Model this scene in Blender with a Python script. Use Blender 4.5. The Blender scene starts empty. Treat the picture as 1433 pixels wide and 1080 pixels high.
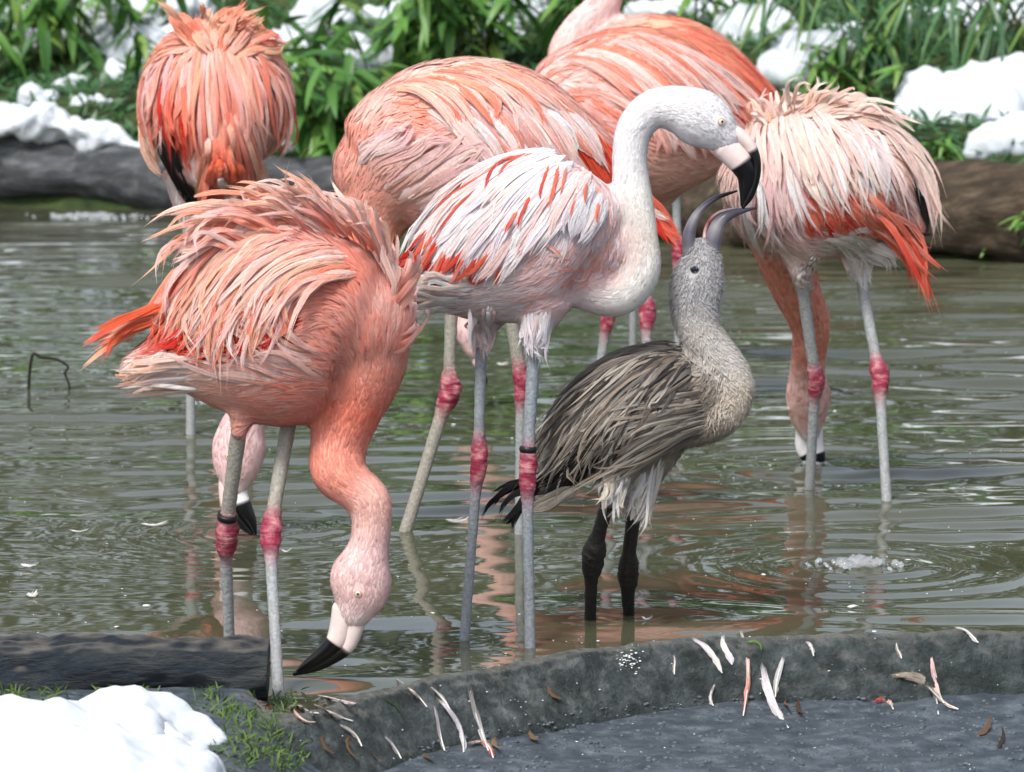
import bpy, bmesh, math, random
import numpy as np
from mathutils import Vector, Matrix
from mathutils.bvhtree import BVHTree

rng = np.random.default_rng(7)
random.seed(7)
S = bpy.context.scene
COL = S.collection

# ------------------------------------------------------------------ camera
FPX = 5700.0                       # focal length in photo pixels (photo is 1433 wide)
CX, CY = 716.5, 540.0
CAMZ = 1.05
TILT = math.atan(640.0 / FPX)
cam_d = bpy.data.cameras.new('camera')
cam = bpy.data.objects.new('camera', cam_d)
COL.objects.link(cam)
cam.location = (0, 0, CAMZ)
cam.rotation_euler = (math.pi / 2 - TILT, 0, 0)
cam_d.sensor_width = 36.0
cam_d.lens = 36.0 * FPX / 1433.0
cam_d.clip_start = 0.1
cam_d.clip_end = 500.0
cam_d.dof.use_dof = True
cam_d.dof.focus_distance = 6.1
cam_d.dof.aperture_fstop = 13.0
S.camera = cam
CAM = np.array([0, 0, CAMZ])
FWD = np.array([0, math.cos(TILT), -math.sin(TILT)])
UPV = np.array([0, math.sin(TILT), math.cos(TILT)])
RGT = np.array([1.0, 0, 0])

# ------------------------------------------------------------------ light
SUN_EL, SUN_AZ = math.radians(52), math.radians(205)      # azimuth measured from +Y clockwise
world = bpy.data.worlds.new('World')
S.world = world
world.use_nodes = True
wn, wl = world.node_tree.nodes, world.node_tree.links
wn.clear()
w_out = wn.new('ShaderNodeOutputWorld')
w_bg = wn.new('ShaderNodeBackground')
w_sky = wn.new('ShaderNodeTexSky')
w_sky.sky_type = 'NISHITA'
w_sky.sun_disc = False
w_sky.sun_elevation = SUN_EL
w_sky.sun_rotation = SUN_AZ
w_sky.air_density = 1.0
w_sky.dust_density = 3.0
w_bg.inputs['Strength'].default_value = 0.125
# thin bright overcast: the clear sky's colour pulled towards grey-white everywhere
w_hs = wn.new('ShaderNodeHueSaturation')
w_hs.inputs['Saturation'].default_value = 0.55
wl.new(w_sky.outputs[0], w_hs.inputs['Color'])
wl.new(w_hs.outputs[0], w_bg.inputs[0])
wl.new(w_bg.outputs[0], w_out.inputs[0])

sun_d = bpy.data.lights.new('sun', 'SUN')
sun = bpy.data.objects.new('sun', sun_d)
COL.objects.link(sun)
sun_d.energy = 2.1
sun_d.angle = math.radians(11)
sun_d.color = (1.0, 0.96, 0.9)
_sd = Vector((math.sin(SUN_AZ) * math.cos(SUN_EL), math.cos(SUN_AZ) * math.cos(SUN_EL), math.sin(SUN_EL)))
sun.rotation_euler = _sd.to_track_quat('Z', 'Y').to_euler()
sun.location = (0, 0, 8)

S.view_settings.view_transform = 'Standard'
S.view_settings.look = 'None'
S.view_settings.gamma = 1.0
S.view_settings.use_curve_mapping = False
S.view_settings.exposure = 0.62
S.render.engine = 'CYCLES'
S.cycles.max_bounces = 6
S.cycles.use_denoising = True

# ------------------------------------------------------------------ pixel <-> world
def ray(px, py):
    d = FWD + RGT * ((px - CX) / FPX) - UPV * ((py - CY) / FPX)
    return d

def on_plane_y(px, py, Y):
    d = ray(px, py)
    return CAM + d * (Y / d[1])

def on_plane_z(px, py, z=0.0):
    d = ray(px, py)
    return CAM + d * ((z - CAMZ) / d[2])

def project(P):
    """world points (N,3) -> photo pixels (N,2)"""
    Q = np.asarray(P) - CAM
    zc = Q @ FWD
    return np.stack([CX + FPX * (Q @ RGT) / zc, CY - FPX * (Q @ UPV) / zc], -1)

# ------------------------------------------------------------------ colour
def lin(h, k=1.0):
    h = h.lstrip('#')
    c = np.array([int(h[i:i + 2], 16) / 255 for i in (0, 2, 4)])
    return np.where(c <= 0.04045, c / 12.92, ((c + 0.055) / 1.055) ** 2.4) * k

PAL = dict(
    white='#f6f4f6', cream='#f7e8de', pale='#fcdad0', pink='#f7bcae', salmon='#f4957c', orange='#ec6a45',
    red='#e0382a', deep='#b81a18', black='#17151a', coral='#f37c64', rose='#f4cdd0', lilac='#efe6ee',
    buff='#e8bfae', peach='#f8c6a8', blush='#fbdcd7', ivory='#f6f2ea', knee='#a03a52', leg='#a3a6a8', legw='#a19c92', billp='#efdcd8',
    legd='#969ca3', grey='#a19fa2', dgrey='#4d4644', brown='#6e6055', tan='#bfb1a0', ash='#a5a099', fawn='#94867a', dark='#2f2b2d',
    cbill='#6a6674', chead='#d2d1d3', cdown='#e3dbcf')
PALL = {k: lin(v, 0.9) for k, v in PAL.items()}

# ------------------------------------------------------------------ materials
def new_mat(name):
    m = bpy.data.materials.new(name)
    m.use_nodes = True
    nt = m.node_tree
    nt.nodes.clear()
    out = nt.nodes.new('ShaderNodeOutputMaterial')
    b = nt.nodes.new('ShaderNodeBsdfPrincipled')
    nt.links.new(b.outputs[0], out.inputs[0])
    return m, nt, b, out

def N(nt, kind, **kw):
    n = nt.nodes.new(kind)
    for k, v in kw.items():
        if k in n.inputs:
            n.inputs[k].default_value = v
        else:
            setattr(n, k, v)
    return n

def ramp(nt, stops, src=None):
    r = nt.nodes.new('ShaderNodeValToRGB')
    e = r.color_ramp.elements
    while len(e) < len(stops):
        e.new(0.5)
    for el, (p, c) in zip(e, stops):
        el.position = p
        el.color = (*c, 1) if not np.isscalar(c) else (c, c, c, 1)
    if src is not None:
        nt.links.new(src, r.inputs[0])
    return r

def mat_feather(name, rough=0.75, transl=0.25, streak=0.16, bump=0.25, barb=46.0):
    m, nt, b, out = new_mat(name)
    L = nt.links
    at = N(nt, 'ShaderNodeAttribute', attribute_name='Col')
    uv = N(nt, 'ShaderNodeAttribute', attribute_name='fuv')
    sp = nt.nodes.new('ShaderNodeSeparateXYZ')
    L.new(uv.outputs['Vector'], sp.inputs[0])
    ab = N(nt, 'ShaderNodeMath', operation='ABSOLUTE')
    L.new(sp.outputs[0], ab.inputs[0])
    m1 = N(nt, 'ShaderNodeMath', operation='MULTIPLY'); m1.inputs[1].default_value = -0.45
    L.new(ab.outputs[0], m1.inputs[0])
    ad = N(nt, 'ShaderNodeMath', operation='ADD')
    L.new(sp.outputs[1], ad.inputs[0]); L.new(m1.outputs[0], ad.inputs[1])
    m2 = N(nt, 'ShaderNodeMath', operation='MULTIPLY'); m2.inputs[1].default_value = barb
    L.new(ad.outputs[0], m2.inputs[0])
    cb = nt.nodes.new('ShaderNodeCombineXYZ')
    L.new(m2.outputs[0], cb.inputs[0]); L.new(sp.outputs[0], cb.inputs[1]); L.new(sp.outputs[2], cb.inputs[2])
    nz = N(nt, 'ShaderNodeTexNoise', Scale=1.0, Detail=2.0)
    L.new(cb.outputs[0], nz.inputs['Vector'])
    mr = N(nt, 'ShaderNodeMapRange')
    mr.inputs['From Min'].default_value = 0.3; mr.inputs['From Max'].default_value = 0.7
    mr.inputs['To Min'].default_value = 1 - streak; mr.inputs['To Max'].default_value = 1 + streak * 0.5
    L.new(nz.outputs[0], mr.inputs[0])
    mx = N(nt, 'ShaderNodeMix', data_type='RGBA', blend_type='MULTIPLY')
    mx.inputs[0].default_value = 1.0
    L.new(at.outputs['Color'], mx.inputs[6]); L.new(mr.outputs[0], mx.inputs[7])
    L.new(mx.outputs[2], b.inputs['Base Color'])
    b.inputs['Roughness'].default_value = rough
    b.inputs['Specular IOR Level'].default_value = 0.25
    b.inputs['Sheen Weight'].default_value = 0.12
    bp = N(nt, 'ShaderNodeBump', Strength=bump, Distance=0.002)
    L.new(nz.outputs[0], bp.inputs['Height']); L.new(bp.outputs[0], b.inputs['Normal'])
    tr = nt.nodes.new('ShaderNodeBsdfTranslucent')
    L.new(mx.outputs[2], tr.inputs[0])
    ms = nt.nodes.new('ShaderNodeMixShader'); ms.inputs[0].default_value = transl
    L.new(b.outputs[0], ms.inputs[1]); L.new(tr.outputs[0], ms.inputs[2])
    L.new(ms.outputs[0], out.inputs[0])
    return m

def mat_col(name, rough=0.6, spec=0.4, noise_scale=60, var=0.15, bump=0.2, dist=0.002):
    """vertex colour with fine noise"""
    m, nt, b, out = new_mat(name)
    L = nt.links
    at = N(nt, 'ShaderNodeAttribute', attribute_name='Col')
    tc = nt.nodes.new('ShaderNodeTexCoord')
    nz = N(nt, 'ShaderNodeTexNoise', Scale=noise_scale, Detail=4.0)
    L.new(tc.outputs['Object'], nz.inputs['Vector'])
    mr = N(nt, 'ShaderNodeMapRange')
    mr.inputs['From Min'].default_value = 0.3; mr.inputs['From Max'].default_value = 0.7
    mr.inputs['To Min'].default_value = 1 - var; mr.inputs['To Max'].default_value = 1 + var * 0.6
    L.new(nz.outputs[0], mr.inputs[0])
    mx = N(nt, 'ShaderNodeMix', data_type='RGBA', blend_type='MULTIPLY'); mx.inputs[0].default_value = 1
    L.new(at.outputs['Color'], mx.inputs[6]); L.new(mr.outputs[0], mx.inputs[7])
    L.new(mx.outputs[2], b.inputs['Base Color'])
    b.inputs['Roughness'].default_value = rough
    b.inputs['Specular IOR Level'].default_value = spec
    bp = N(nt, 'ShaderNodeBump', Strength=bump, Distance=dist)
    L.new(nz.outputs[0], bp.inputs['Height']); L.new(bp.outputs[0], b.inputs['Normal'])
    return m

def mat_plain(name, c, rough=0.5, spec=0.5):
    m, nt, b, out = new_mat(name)
    b.inputs['Base Color'].default_value = (*c, 1)
    b.inputs['Roughness'].default_value = rough
    b.inputs['Specular IOR Level'].default_value = spec
    return m

def mat_noise(name, stops, scale=8.0, detail=8.0, rough=0.85, bump=0.5, dist=0.01, bscale=None, stretch=(1, 1, 1), spec=0.3, rough_noise=0.0):
    m, nt, b, out = new_mat(name)
    L = nt.links
    tc = nt.nodes.new('ShaderNodeTexCoord')
    mp = nt.nodes.new('ShaderNodeMapping'); mp.inputs['Scale'].default_value = stretch
    L.new(tc.outputs['Object'], mp.inputs[0])
    nz = N(nt, 'ShaderNodeTexNoise', Scale=scale, Detail=detail, Roughness=0.65)
    L.new(mp.outputs[0], nz.inputs['Vector'])
    r = ramp(nt, stops, nz.outputs[0])
    L.new(r.outputs[0], b.inputs['Base Color'])
    nb = N(nt, 'ShaderNodeTexNoise', Scale=bscale or scale * 4, Detail=8.0, Roughness=0.7)
    L.new(mp.outputs[0], nb.inputs['Vector'])
    bp = N(nt, 'ShaderNodeBump', Strength=bump, Distance=dist)
    L.new(nb.outputs[0], bp.inputs['Height']); L.new(bp.outputs[0], b.inputs['Normal'])
    b.inputs['Roughness'].default_value = rough
    b.inputs['Specular IOR Level'].default_value = spec
    return m

M = {}
M['feather'] = mat_feather('feather')
M['down'] = mat_feather('down', rough=0.9, transl=0.3, streak=0.06, bump=0.0)
M['skin'] = mat_col('bird_skin', rough=0.8, spec=0.2, noise_scale=170, var=0.05, bump=0.1)
M['leg'] = mat_col('leg_skin', rough=0.5, spec=0.4, noise_scale=220, var=0.28, bump=0.7)
M['bill'] = mat_col('bill_horn', rough=0.28, spec=0.5, noise_scale=90, var=0.08, bump=0.05)
M['black'] = mat_plain('black_gloss', lin('#0c0b0d'), 0.15)
M['band'] = mat_plain('leg_band_plastic', lin('#141316'), 0.4)
M['iris'] = mat_plain('pale_iris', lin('#dcdcc0'), 0.12)
M['iris_dark'] = mat_plain('dark_iris', lin('#1e2230'), 0.08)
M['eyelid'] = mat_plain('eyelid', lin('#d8a59a'), 0.6)

def mat_snow():
    m, nt, b, out = new_mat('snow')
    L = nt.links
    b.inputs['Base Color'].default_value = (0.64, 0.69, 0.75, 1)
    b.inputs['Roughness'].default_value = 0.75
    b.inputs['Specular IOR Level'].default_value = 0.25
    b.inputs['Subsurface Weight'].default_value = 0.25
    b.inputs['Subsurface Radius'].default_value = (0.02, 0.025, 0.03)
    b.inputs['Subsurface Scale'].default_value = 0.5
    tc = nt.nodes.new('ShaderNodeTexCoord')
    n1 = N(nt, 'ShaderNodeTexNoise', Scale=45.0, Detail=8.0, Roughness=0.7)
    L.new(tc.outputs['Object'], n1.inputs['Vector'])
    bp = N(nt, 'ShaderNodeBump', Strength=0.25, Distance=0.01)
    L.new(n1.outputs[0], bp.inputs['Height']); L.new(bp.outputs[0], b.inputs['Normal'])
    return m
M['snow'] = mat_snow()

def mat_water():
    m, nt, b, out = new_mat('pond_water')
    L = nt.links
    tc = nt.nodes.new('ShaderNodeTexCoord')
    n0 = N(nt, 'ShaderNodeTexNoise', Scale=1.6, Detail=3.0)
    L.new(tc.outputs['Object'], n0.inputs['Vector'])
    r = ramp(nt, [(0.3, lin('#575a45', .66)), (0.7, lin('#62644f', .66))], n0.outputs[0])
    L.new(r.outputs[0], b.inputs['Base Color'])
    b.inputs['Roughness'].default_value = 0.02
    b.inputs['IOR'].default_value = 1.33
    b.inputs['Specular IOR Level'].default_value = 0.5
    mp = nt.nodes.new('ShaderNodeMapping'); mp.inputs['Scale'].default_value = (10, 24, 10)
    L.new(tc.outputs['Object'], mp.inputs[0])
    n1 = N(nt, 'ShaderNodeTexNoise', Scale=1.0, Detail=2.0)
    L.new(mp.outputs[0], n1.inputs['Vector'])
    bp = N(nt, 'ShaderNodeBump', Strength=0.06, Distance=0.003)
    L.new(n1.outputs[0], bp.inputs['Height']); L.new(bp.outputs[0], b.inputs['Normal'])
    return m
M['water'] = mat_water()

def mat_leaf(name, dark, light, rough=0.4, last='#7d9a4a'):
    m, nt, b, out = new_mat(name)
    L = nt.links
    oi = nt.nodes.new('ShaderNodeObjectInfo')
    r = ramp(nt, [(0.0, lin(dark)), (0.75, lin(light)), (1.0, lin(last))], oi.outputs['Random'])
    uv = N(nt, 'ShaderNodeAttribute', attribute_name='fuv')
    sp = nt.nodes.new('ShaderNodeSeparateXYZ'); L.new(uv.outputs['Vector'], sp.inputs[0])
    w = N(nt, 'ShaderNodeTexWave', Scale=5.0, Distortion=0.5); w.bands_direction = 'X'
    L.new(uv.outputs['Vector'], w.inputs['Vector'])
    mx = N(nt, 'ShaderNodeMix', data_type='RGBA', blend_type='MULTIPLY'); mx.inputs[0].default_value = 0.25
    L.new(r.outputs[0], mx.inputs[6]); L.new(w.outputs[0], mx.inputs[7])
    L.new(mx.outputs[2], b.inputs['Base Color'])
    b.inputs['Roughness'].default_value = rough
    b.inputs['Specular IOR Level'].default_value = 0.5
    tr = nt.nodes.new('ShaderNodeBsdfTranslucent'); L.new(mx.outputs[2], tr.inputs[0])
    ms = nt.nodes.new('ShaderNodeMixShader'); ms.inputs[0].default_value = 0.2
    L.new(b.outputs[0], ms.inputs[1]); L.new(tr.outputs[0], ms.inputs[2]); L.new(ms.outputs[0], out.inputs[0])
    return m
M['leaf'] = mat_leaf('evergreen_leaf', '#3a6a30', '#6fa34a')
M['leaf_b'] = mat_leaf('blue_green_leaf', '#355a3c', '#5b8a55')
M['grass'] = mat_leaf('grass_blade', '#2f4a1a', '#587630', 0.6, '#7d8a45')
M['hedge'] = mat_leaf('conifer_hedge', '#2a3a24', '#4a5c38', 0.6, '#5f6b44')
M['dryleaf'] = mat_leaf('dry_leaf', '#33261b', '#75583c', 0.75, '#96805e')
M['stem'] = mat_noise('woody_stem', [(0.3, lin('#3a3a22')), (0.7, lin('#6a6a40'))], 30, rough=0.8)
M['concrete'] = mat_noise('wet_mossy_concrete', [(0.25, lin('#262e2e')), (0.44, lin('#434c4c')), (0.56, lin('#5c6566')), (0.75, lin('#8f969a'))], 22, rough=0.7, bump=1.0, dist=0.03, bscale=70)
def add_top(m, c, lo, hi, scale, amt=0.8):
    # paler colour mixed in on upward-facing parts, broken up by noise
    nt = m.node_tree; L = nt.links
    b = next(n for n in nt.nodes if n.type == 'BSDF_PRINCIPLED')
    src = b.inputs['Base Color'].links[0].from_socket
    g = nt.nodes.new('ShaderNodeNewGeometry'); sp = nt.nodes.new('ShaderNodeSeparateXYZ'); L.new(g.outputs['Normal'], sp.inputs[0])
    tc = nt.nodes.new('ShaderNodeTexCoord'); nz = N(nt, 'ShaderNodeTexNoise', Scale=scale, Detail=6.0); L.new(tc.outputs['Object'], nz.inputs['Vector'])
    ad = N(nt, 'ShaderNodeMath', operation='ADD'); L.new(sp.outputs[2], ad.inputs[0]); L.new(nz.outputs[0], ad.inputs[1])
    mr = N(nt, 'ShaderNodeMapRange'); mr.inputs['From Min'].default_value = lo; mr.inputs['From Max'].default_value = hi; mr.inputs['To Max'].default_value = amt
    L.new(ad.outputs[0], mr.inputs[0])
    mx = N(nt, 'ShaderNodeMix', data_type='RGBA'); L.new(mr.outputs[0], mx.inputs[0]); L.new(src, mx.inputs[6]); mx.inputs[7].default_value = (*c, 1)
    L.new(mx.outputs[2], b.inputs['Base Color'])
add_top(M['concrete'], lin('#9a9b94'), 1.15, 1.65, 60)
M['mud'] = mat_noise('wet_grit', [(0.3, lin('#343d44')), (0.5, lin('#4c565e')), (0.75, lin('#78828a'))], 26, rough=0.5, bump=0.8, dist=0.012, bscale=60)
M['soil'] = mat_noise('mossy_soil', [(0.3, lin('#222c18')), (0.5, lin('#3a4b28')), (0.7, lin('#566539'))], 6, rough=0.95, bump=0.8, dist=0.03, bscale=40)
M['log'] = mat_noise('weathered_log', [(0.25, lin('#23262a')), (0.5, lin('#4a4d50')), (0.75, lin('#82858a'))], 7, rough=0.85, bump=0.9, dist=0.015, bscale=16, stretch=(0.5, 3, 3))
M['wetlog'] = mat_noise('wet_dark_log', [(0.25, lin('#1c232b')), (0.45, lin('#38424c')), (0.58, lin('#555a5c')), (0.7, lin('#7a756c')), (0.85, lin('#b0aaa0'))], 16, rough=0.55, bump=1.0, dist=0.04, bscale=45, stretch=(0.45, 1.6, 1.6))
add_top(M['wetlog'], lin('#9a958c'), 1.25, 1.6, 25)
M['bark'] = mat_noise('brown_log', [(0.25, lin('#231e18')), (0.5, lin('#463c30')), (0.8, lin('#7a6c5a'))], 7, rough=0.85, bump=0.9, dist=0.015, bscale=16, stretch=(0.5, 4, 4))
M['twig'] = mat_noise('dark_twig', [(0.3, lin('#16130f')), (0.7, lin('#332a20'))], 40, rough=0.7)

# ------------------------------------------------------------------ mesh helpers
def set_props(o, label=None, cat=None, group=None, kind=None):
    if label: o['label'] = label
    if cat: o['category'] = cat
    if group: o['group'] = group
    if kind: o['kind'] = kind
    return o

def link_obj(name, me, mat=None, parent=None):
    o = bpy.data.objects.new(name, me)
    COL.objects.link(o)
    if me is not None and mat is not None and not len(me.materials):
        me.materials.append(mat)
    if parent is not None:
        o.parent = parent
    return o

def empty(name, loc):
    o = bpy.data.objects.new(name, None)
    o.empty_display_size = 0.05
    COL.objects.link(o)
    o.location = loc
    return o

def mesh_np(name, V, F, col=None, uv=None, smooth=True):
    """V (n,3), F (m,4) or (m,3) arrays"""
    me = bpy.data.meshes.new(name)
    V = np.ascontiguousarray(V, dtype=np.float32)
    F = np.ascontiguousarray(F, dtype=np.int32)
    nf, k = F.shape
    me.vertices.add(len(V)); me.vertices.foreach_set('co', V.ravel())
    me.loops.add(nf * k); me.loops.foreach_set('vertex_index', F.ravel())
    me.polygons.add(nf)
    me.polygons.foreach_set('loop_start', np.arange(0, nf * k, k, dtype=np.int32))
    me.polygons.foreach_set('loop_total', np.full(nf, k, dtype=np.int32))
    me.polygons.foreach_set('use_smooth', np.full(nf, smooth, dtype=bool))
    me.update(calc_edges=True)
    if col is not None:
        a = me.attributes.new('Col', 'FLOAT_COLOR', 'POINT')
        a.data.foreach_set('color', np.concatenate([col, np.ones((len(col), 1))], 1).astype(np.float32).ravel())
    if uv is not None:
        a = me.attributes.new('fuv', 'FLOAT_VECTOR', 'POINT')
        a.data.foreach_set('vector', uv.astype(np.float32).ravel())
    return me

def catmull(P, sub):
    P = np.asarray(P, float)
    n = len(P)
    if n < 3:
        t = np.linspace(0, 1, sub + 1)[:, None]
        return P[0] * (1 - t) + P[-1] * t
    E = np.vstack([2 * P[0] - P[1], P, 2 * P[-1] - P[-2]])
    out = []
    for i in range(n - 1):
        a, b, c, d = E[i], E[i + 1], E[i + 2], E[i + 3]
        for t in np.linspace(0, 1, sub, endpoint=False):
            out.append(0.5 * ((2 * b) + (c - a) * t + (2 * a - 5 * b + 4 * c - d) * t * t + (3 * b - a - 3 * c + d) * t ** 3))
    out.append(P[-1])
    return np.array(out)

def unit(v, axis=-1):
    return v / np.maximum(np.linalg.norm(v, axis=axis, keepdims=True), 1e-9)

def loft(C, R, ratio, M_=18, ref=np.array([0, 1.0, 0]), cap=True, jag=0.0, flat=None):
    """closed tube along centres C (n,3); radius R in the plane, R*ratio along ref"""
    C = np.asarray(C, float); R = np.asarray(R, float); ratio = np.broadcast_to(np.asarray(ratio, float), R.shape)
    T = unit(np.gradient(C, axis=0))
    if cap:
        # rounded ends
        e0 = [(-0.85, 0.35), (-0.6, 0.7), (-0.25, 0.93)]
        C0 = [C[0] + T[0] * R[0] * a for a, s in e0]; R0 = [R[0] * s for a, s in e0]
        C1 = [C[-1] - T[-1] * R[-1] * a for a, s in e0[::-1]]; R1 = [R[-1] * s for a, s in e0[::-1]]
        C = np.vstack([C0, C, C1]); T = np.vstack([[T[0]] * 3, T, [T[-1]] * 3])
        R = np.concatenate([R0, R, R1]); ratio = np.concatenate([[ratio[0]] * 3, ratio, [ratio[-1]] * 3])
    v = ref[None] - T * (T @ ref)[:, None]
    v = unit(v)
    u = np.cross(T, v)
    th = np.linspace(0, 2 * np.pi, M_, endpoint=False)
    n = len(C)
    ring = C[:, None] + (u[:, None] * np.cos(th)[None, :, None] + v[:, None] * np.sin(th)[None, :, None] * ratio[:, None, None]) * R[:, None, None]
    V = ring.reshape(-1, 3)
    F = []
    for i in range(n - 1):
        for j in range(M_):
            k = (j + 1) % M_
            F.append((i * M_ + j, i * M_ + k, (i + 1) * M_ + k, (i + 1) * M_ + j))
    V = np.vstack([V, C[0], C[-1]])
    a, b = n * M_, n * M_ + 1
    tri = [(a, (j + 1) % M_, j) for j in range(M_)] + [(b, (n - 1) * M_ + j, (n - 1) * M_ + (j + 1) % M_) for j in range(M_)]
    tpar = np.concatenate([np.repeat(np.linspace(0, 1, n), M_), [0, 1]])
    return V, F, tri, tpar

def mesh_loft(name, parts, cols=None, smooth=True):
    """join lofts [(V,F,tri,tpar)] into one mesh (from_pydata)"""
    vs, fs, off = [], [], 0
    for V, F, tri, tp in parts:
        vs.append(V)
        fs += [tuple(i + off for i in f) for f in F] + [tuple(i + off for i in f) for f in tri]
        off += len(V)
    me = bpy.data.meshes.new(name)
    me.from_pydata(np.vstack(vs).tolist(), [], fs)
    me.polygons.foreach_set('use_smooth', [smooth] * len(me.polygons))
    me.update()
    if cols is not None:
        a = me.attributes.new('Col', 'FLOAT_COLOR', 'POINT')
        c = np.vstack(cols)
        a.data.foreach_set('color', np.concatenate([c, np.ones((len(c), 1))], 1).astype(np.float32).ravel())
    return me

def remesh(me, voxel, smooth_it=6, factor=0.5):
    o = bpy.data.objects.new('tmp', me); COL.objects.link(o)
    r = o.modifiers.new('r', 'REMESH'); r.mode = 'VOXEL'; r.voxel_size = voxel; r.use_smooth_shade = True
    s = o.modifiers.new('s', 'SMOOTH'); s.iterations = smooth_it; s.factor = factor
    dg = bpy.context.evaluated_depsgraph_get()
    out = bpy.data.meshes.new_from_object(o.evaluated_get(dg))
    bpy.data.objects.remove(o); bpy.data.meshes.remove(me)
    return out

def mesh_arrays(me):
    V = np.empty(len(me.vertices) * 3, np.float32); me.vertices.foreach_get('co', V); V = V.reshape(-1, 3).astype(float)
    me.calc_loop_triangles()
    T = np.empty(len(me.loop_triangles) * 3, np.int32); me.loop_triangles.foreach_get('vertices', T); T = T.reshape(-1, 3)
    Nn = np.empty(len(me.vertices) * 3, np.float32); me.vertices.foreach_get('normal', Nn); Nn = Nn.reshape(-1, 3).astype(float)
    return V, T, Nn

def fbm(P, seed=0, octaves=4, scale=1.0, gain=0.5):
    """cheap smooth noise: sums of random sinusoids, (n,3) -> (n,) about -1..1"""
    r = np.random.default_rng(seed)
    out = np.zeros(len(P)); amp = 1.0
    for o_ in range(octaves):
        for _ in range(6):
            k = unit(r.normal(size=3)) * scale * r.uniform(0.7, 1.4)
            out += amp * np.sin(P @ k * 2 * np.pi + r.uniform(0, 6.28)) / 2.6
        scale *= 2.1; amp *= gain
    return out

# ------------------------------------------------------------------ feathers
TT = {}
def feather_geo(C4, N4, L, W, c0, c1, K=7, camber=0.25, jag=0.12, tip=0.55, edge=None, strands=0, fray=1.0):
    """C4 (n,4,3) points along each quill, N4 (n,4,3) normals, W half widths (n,), colours (n,3)
    -> V, F, col, uv ; three verts per station"""
    n = len(C4)
    t = np.linspace(0, 1, K + 1)
    # cubic Lagrange through 0,1/3,2/3,1
    x = [0, 1 / 3, 2 / 3, 1]
    B = np.stack([np.prod([(t - x[j]) / (x[i] - x[j]) for j in range(4) if j != i], axis=0) for i in range(4)], 1)
    P = np.einsum('ki,nid->nkd', B, C4)
    Nn = unit(np.einsum('ki,nid->nkd', np.stack([np.clip(1 - abs(t * 3 - i), 0, 1) for i in range(4)], 1), N4))
    T = unit(np.gradient(P, axis=1))
    Sd = unit(np.cross(T, Nn))
    Nn = np.cross(Sd, T)
    prof = np.minimum(1, (t / 0.22) ** 0.7 + 0.12) * np.minimum(1, ((1 - t) / tip)) ** 0.62
    prof[-1] = 0.03
    wl_ = W[:, None] * prof * (1 + rng.uniform(-jag, jag, (n, K + 1)))
    wr_ = W[:, None] * prof * (1 + rng.uniform(-jag, jag, (n, K + 1)))
    A = P + Sd * wl_[..., None] - Nn * (wl_ * camber)[..., None]
    Bv = P - Sd * wr_[..., None] - Nn * (wr_ * camber)[..., None]
    V = np.stack([A, P, Bv], 2).reshape(-1, 3)
    tt = t[None, :, None]
    c = c0[:, None] * (1 - tt) + c1[:, None] * tt
    col = np.repeat(c[:, :, None], 3, 2)
    if edge is not None:
        col[:, :, 0] = col[:, :, 0] * 0.5 + edge[:, None] * 0.5
        col[:, :, 2] = col[:, :, 2] * 0.5 + edge[:, None] * 0.5
    col = col.reshape(-1, 3)
    rid = rng.uniform(0, 50, n)
    uv = np.zeros((n, K + 1, 3, 3))
    uv[..., 0] = np.array([-1, 0, 1])
    uv[..., 1] = t[None, :, None]
    uv[..., 2] = rid[:, None, None]
    base = np.arange(n)[:, None, None] * (K + 1) * 3
    k = np.arange(K)[None, :, None] * 3
    s = np.arange(2)[None, None, :]
    q = base + k + s
    F = np.stack([q, q + 1, q + 4, q + 3], -1).reshape(-1, 4)
    uv = uv.reshape(-1, 3)
    if strands:
        V2, F2, c2, uv2 = barbs(C4, N4, W, c0, c1, strands, fray)
        F = np.vstack([F, F2 + len(V)]); V = np.vstack([V, V2]); col = np.vstack([col, c2]); uv = np.vstack([uv, uv2])
    return V, F, col, uv

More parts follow.
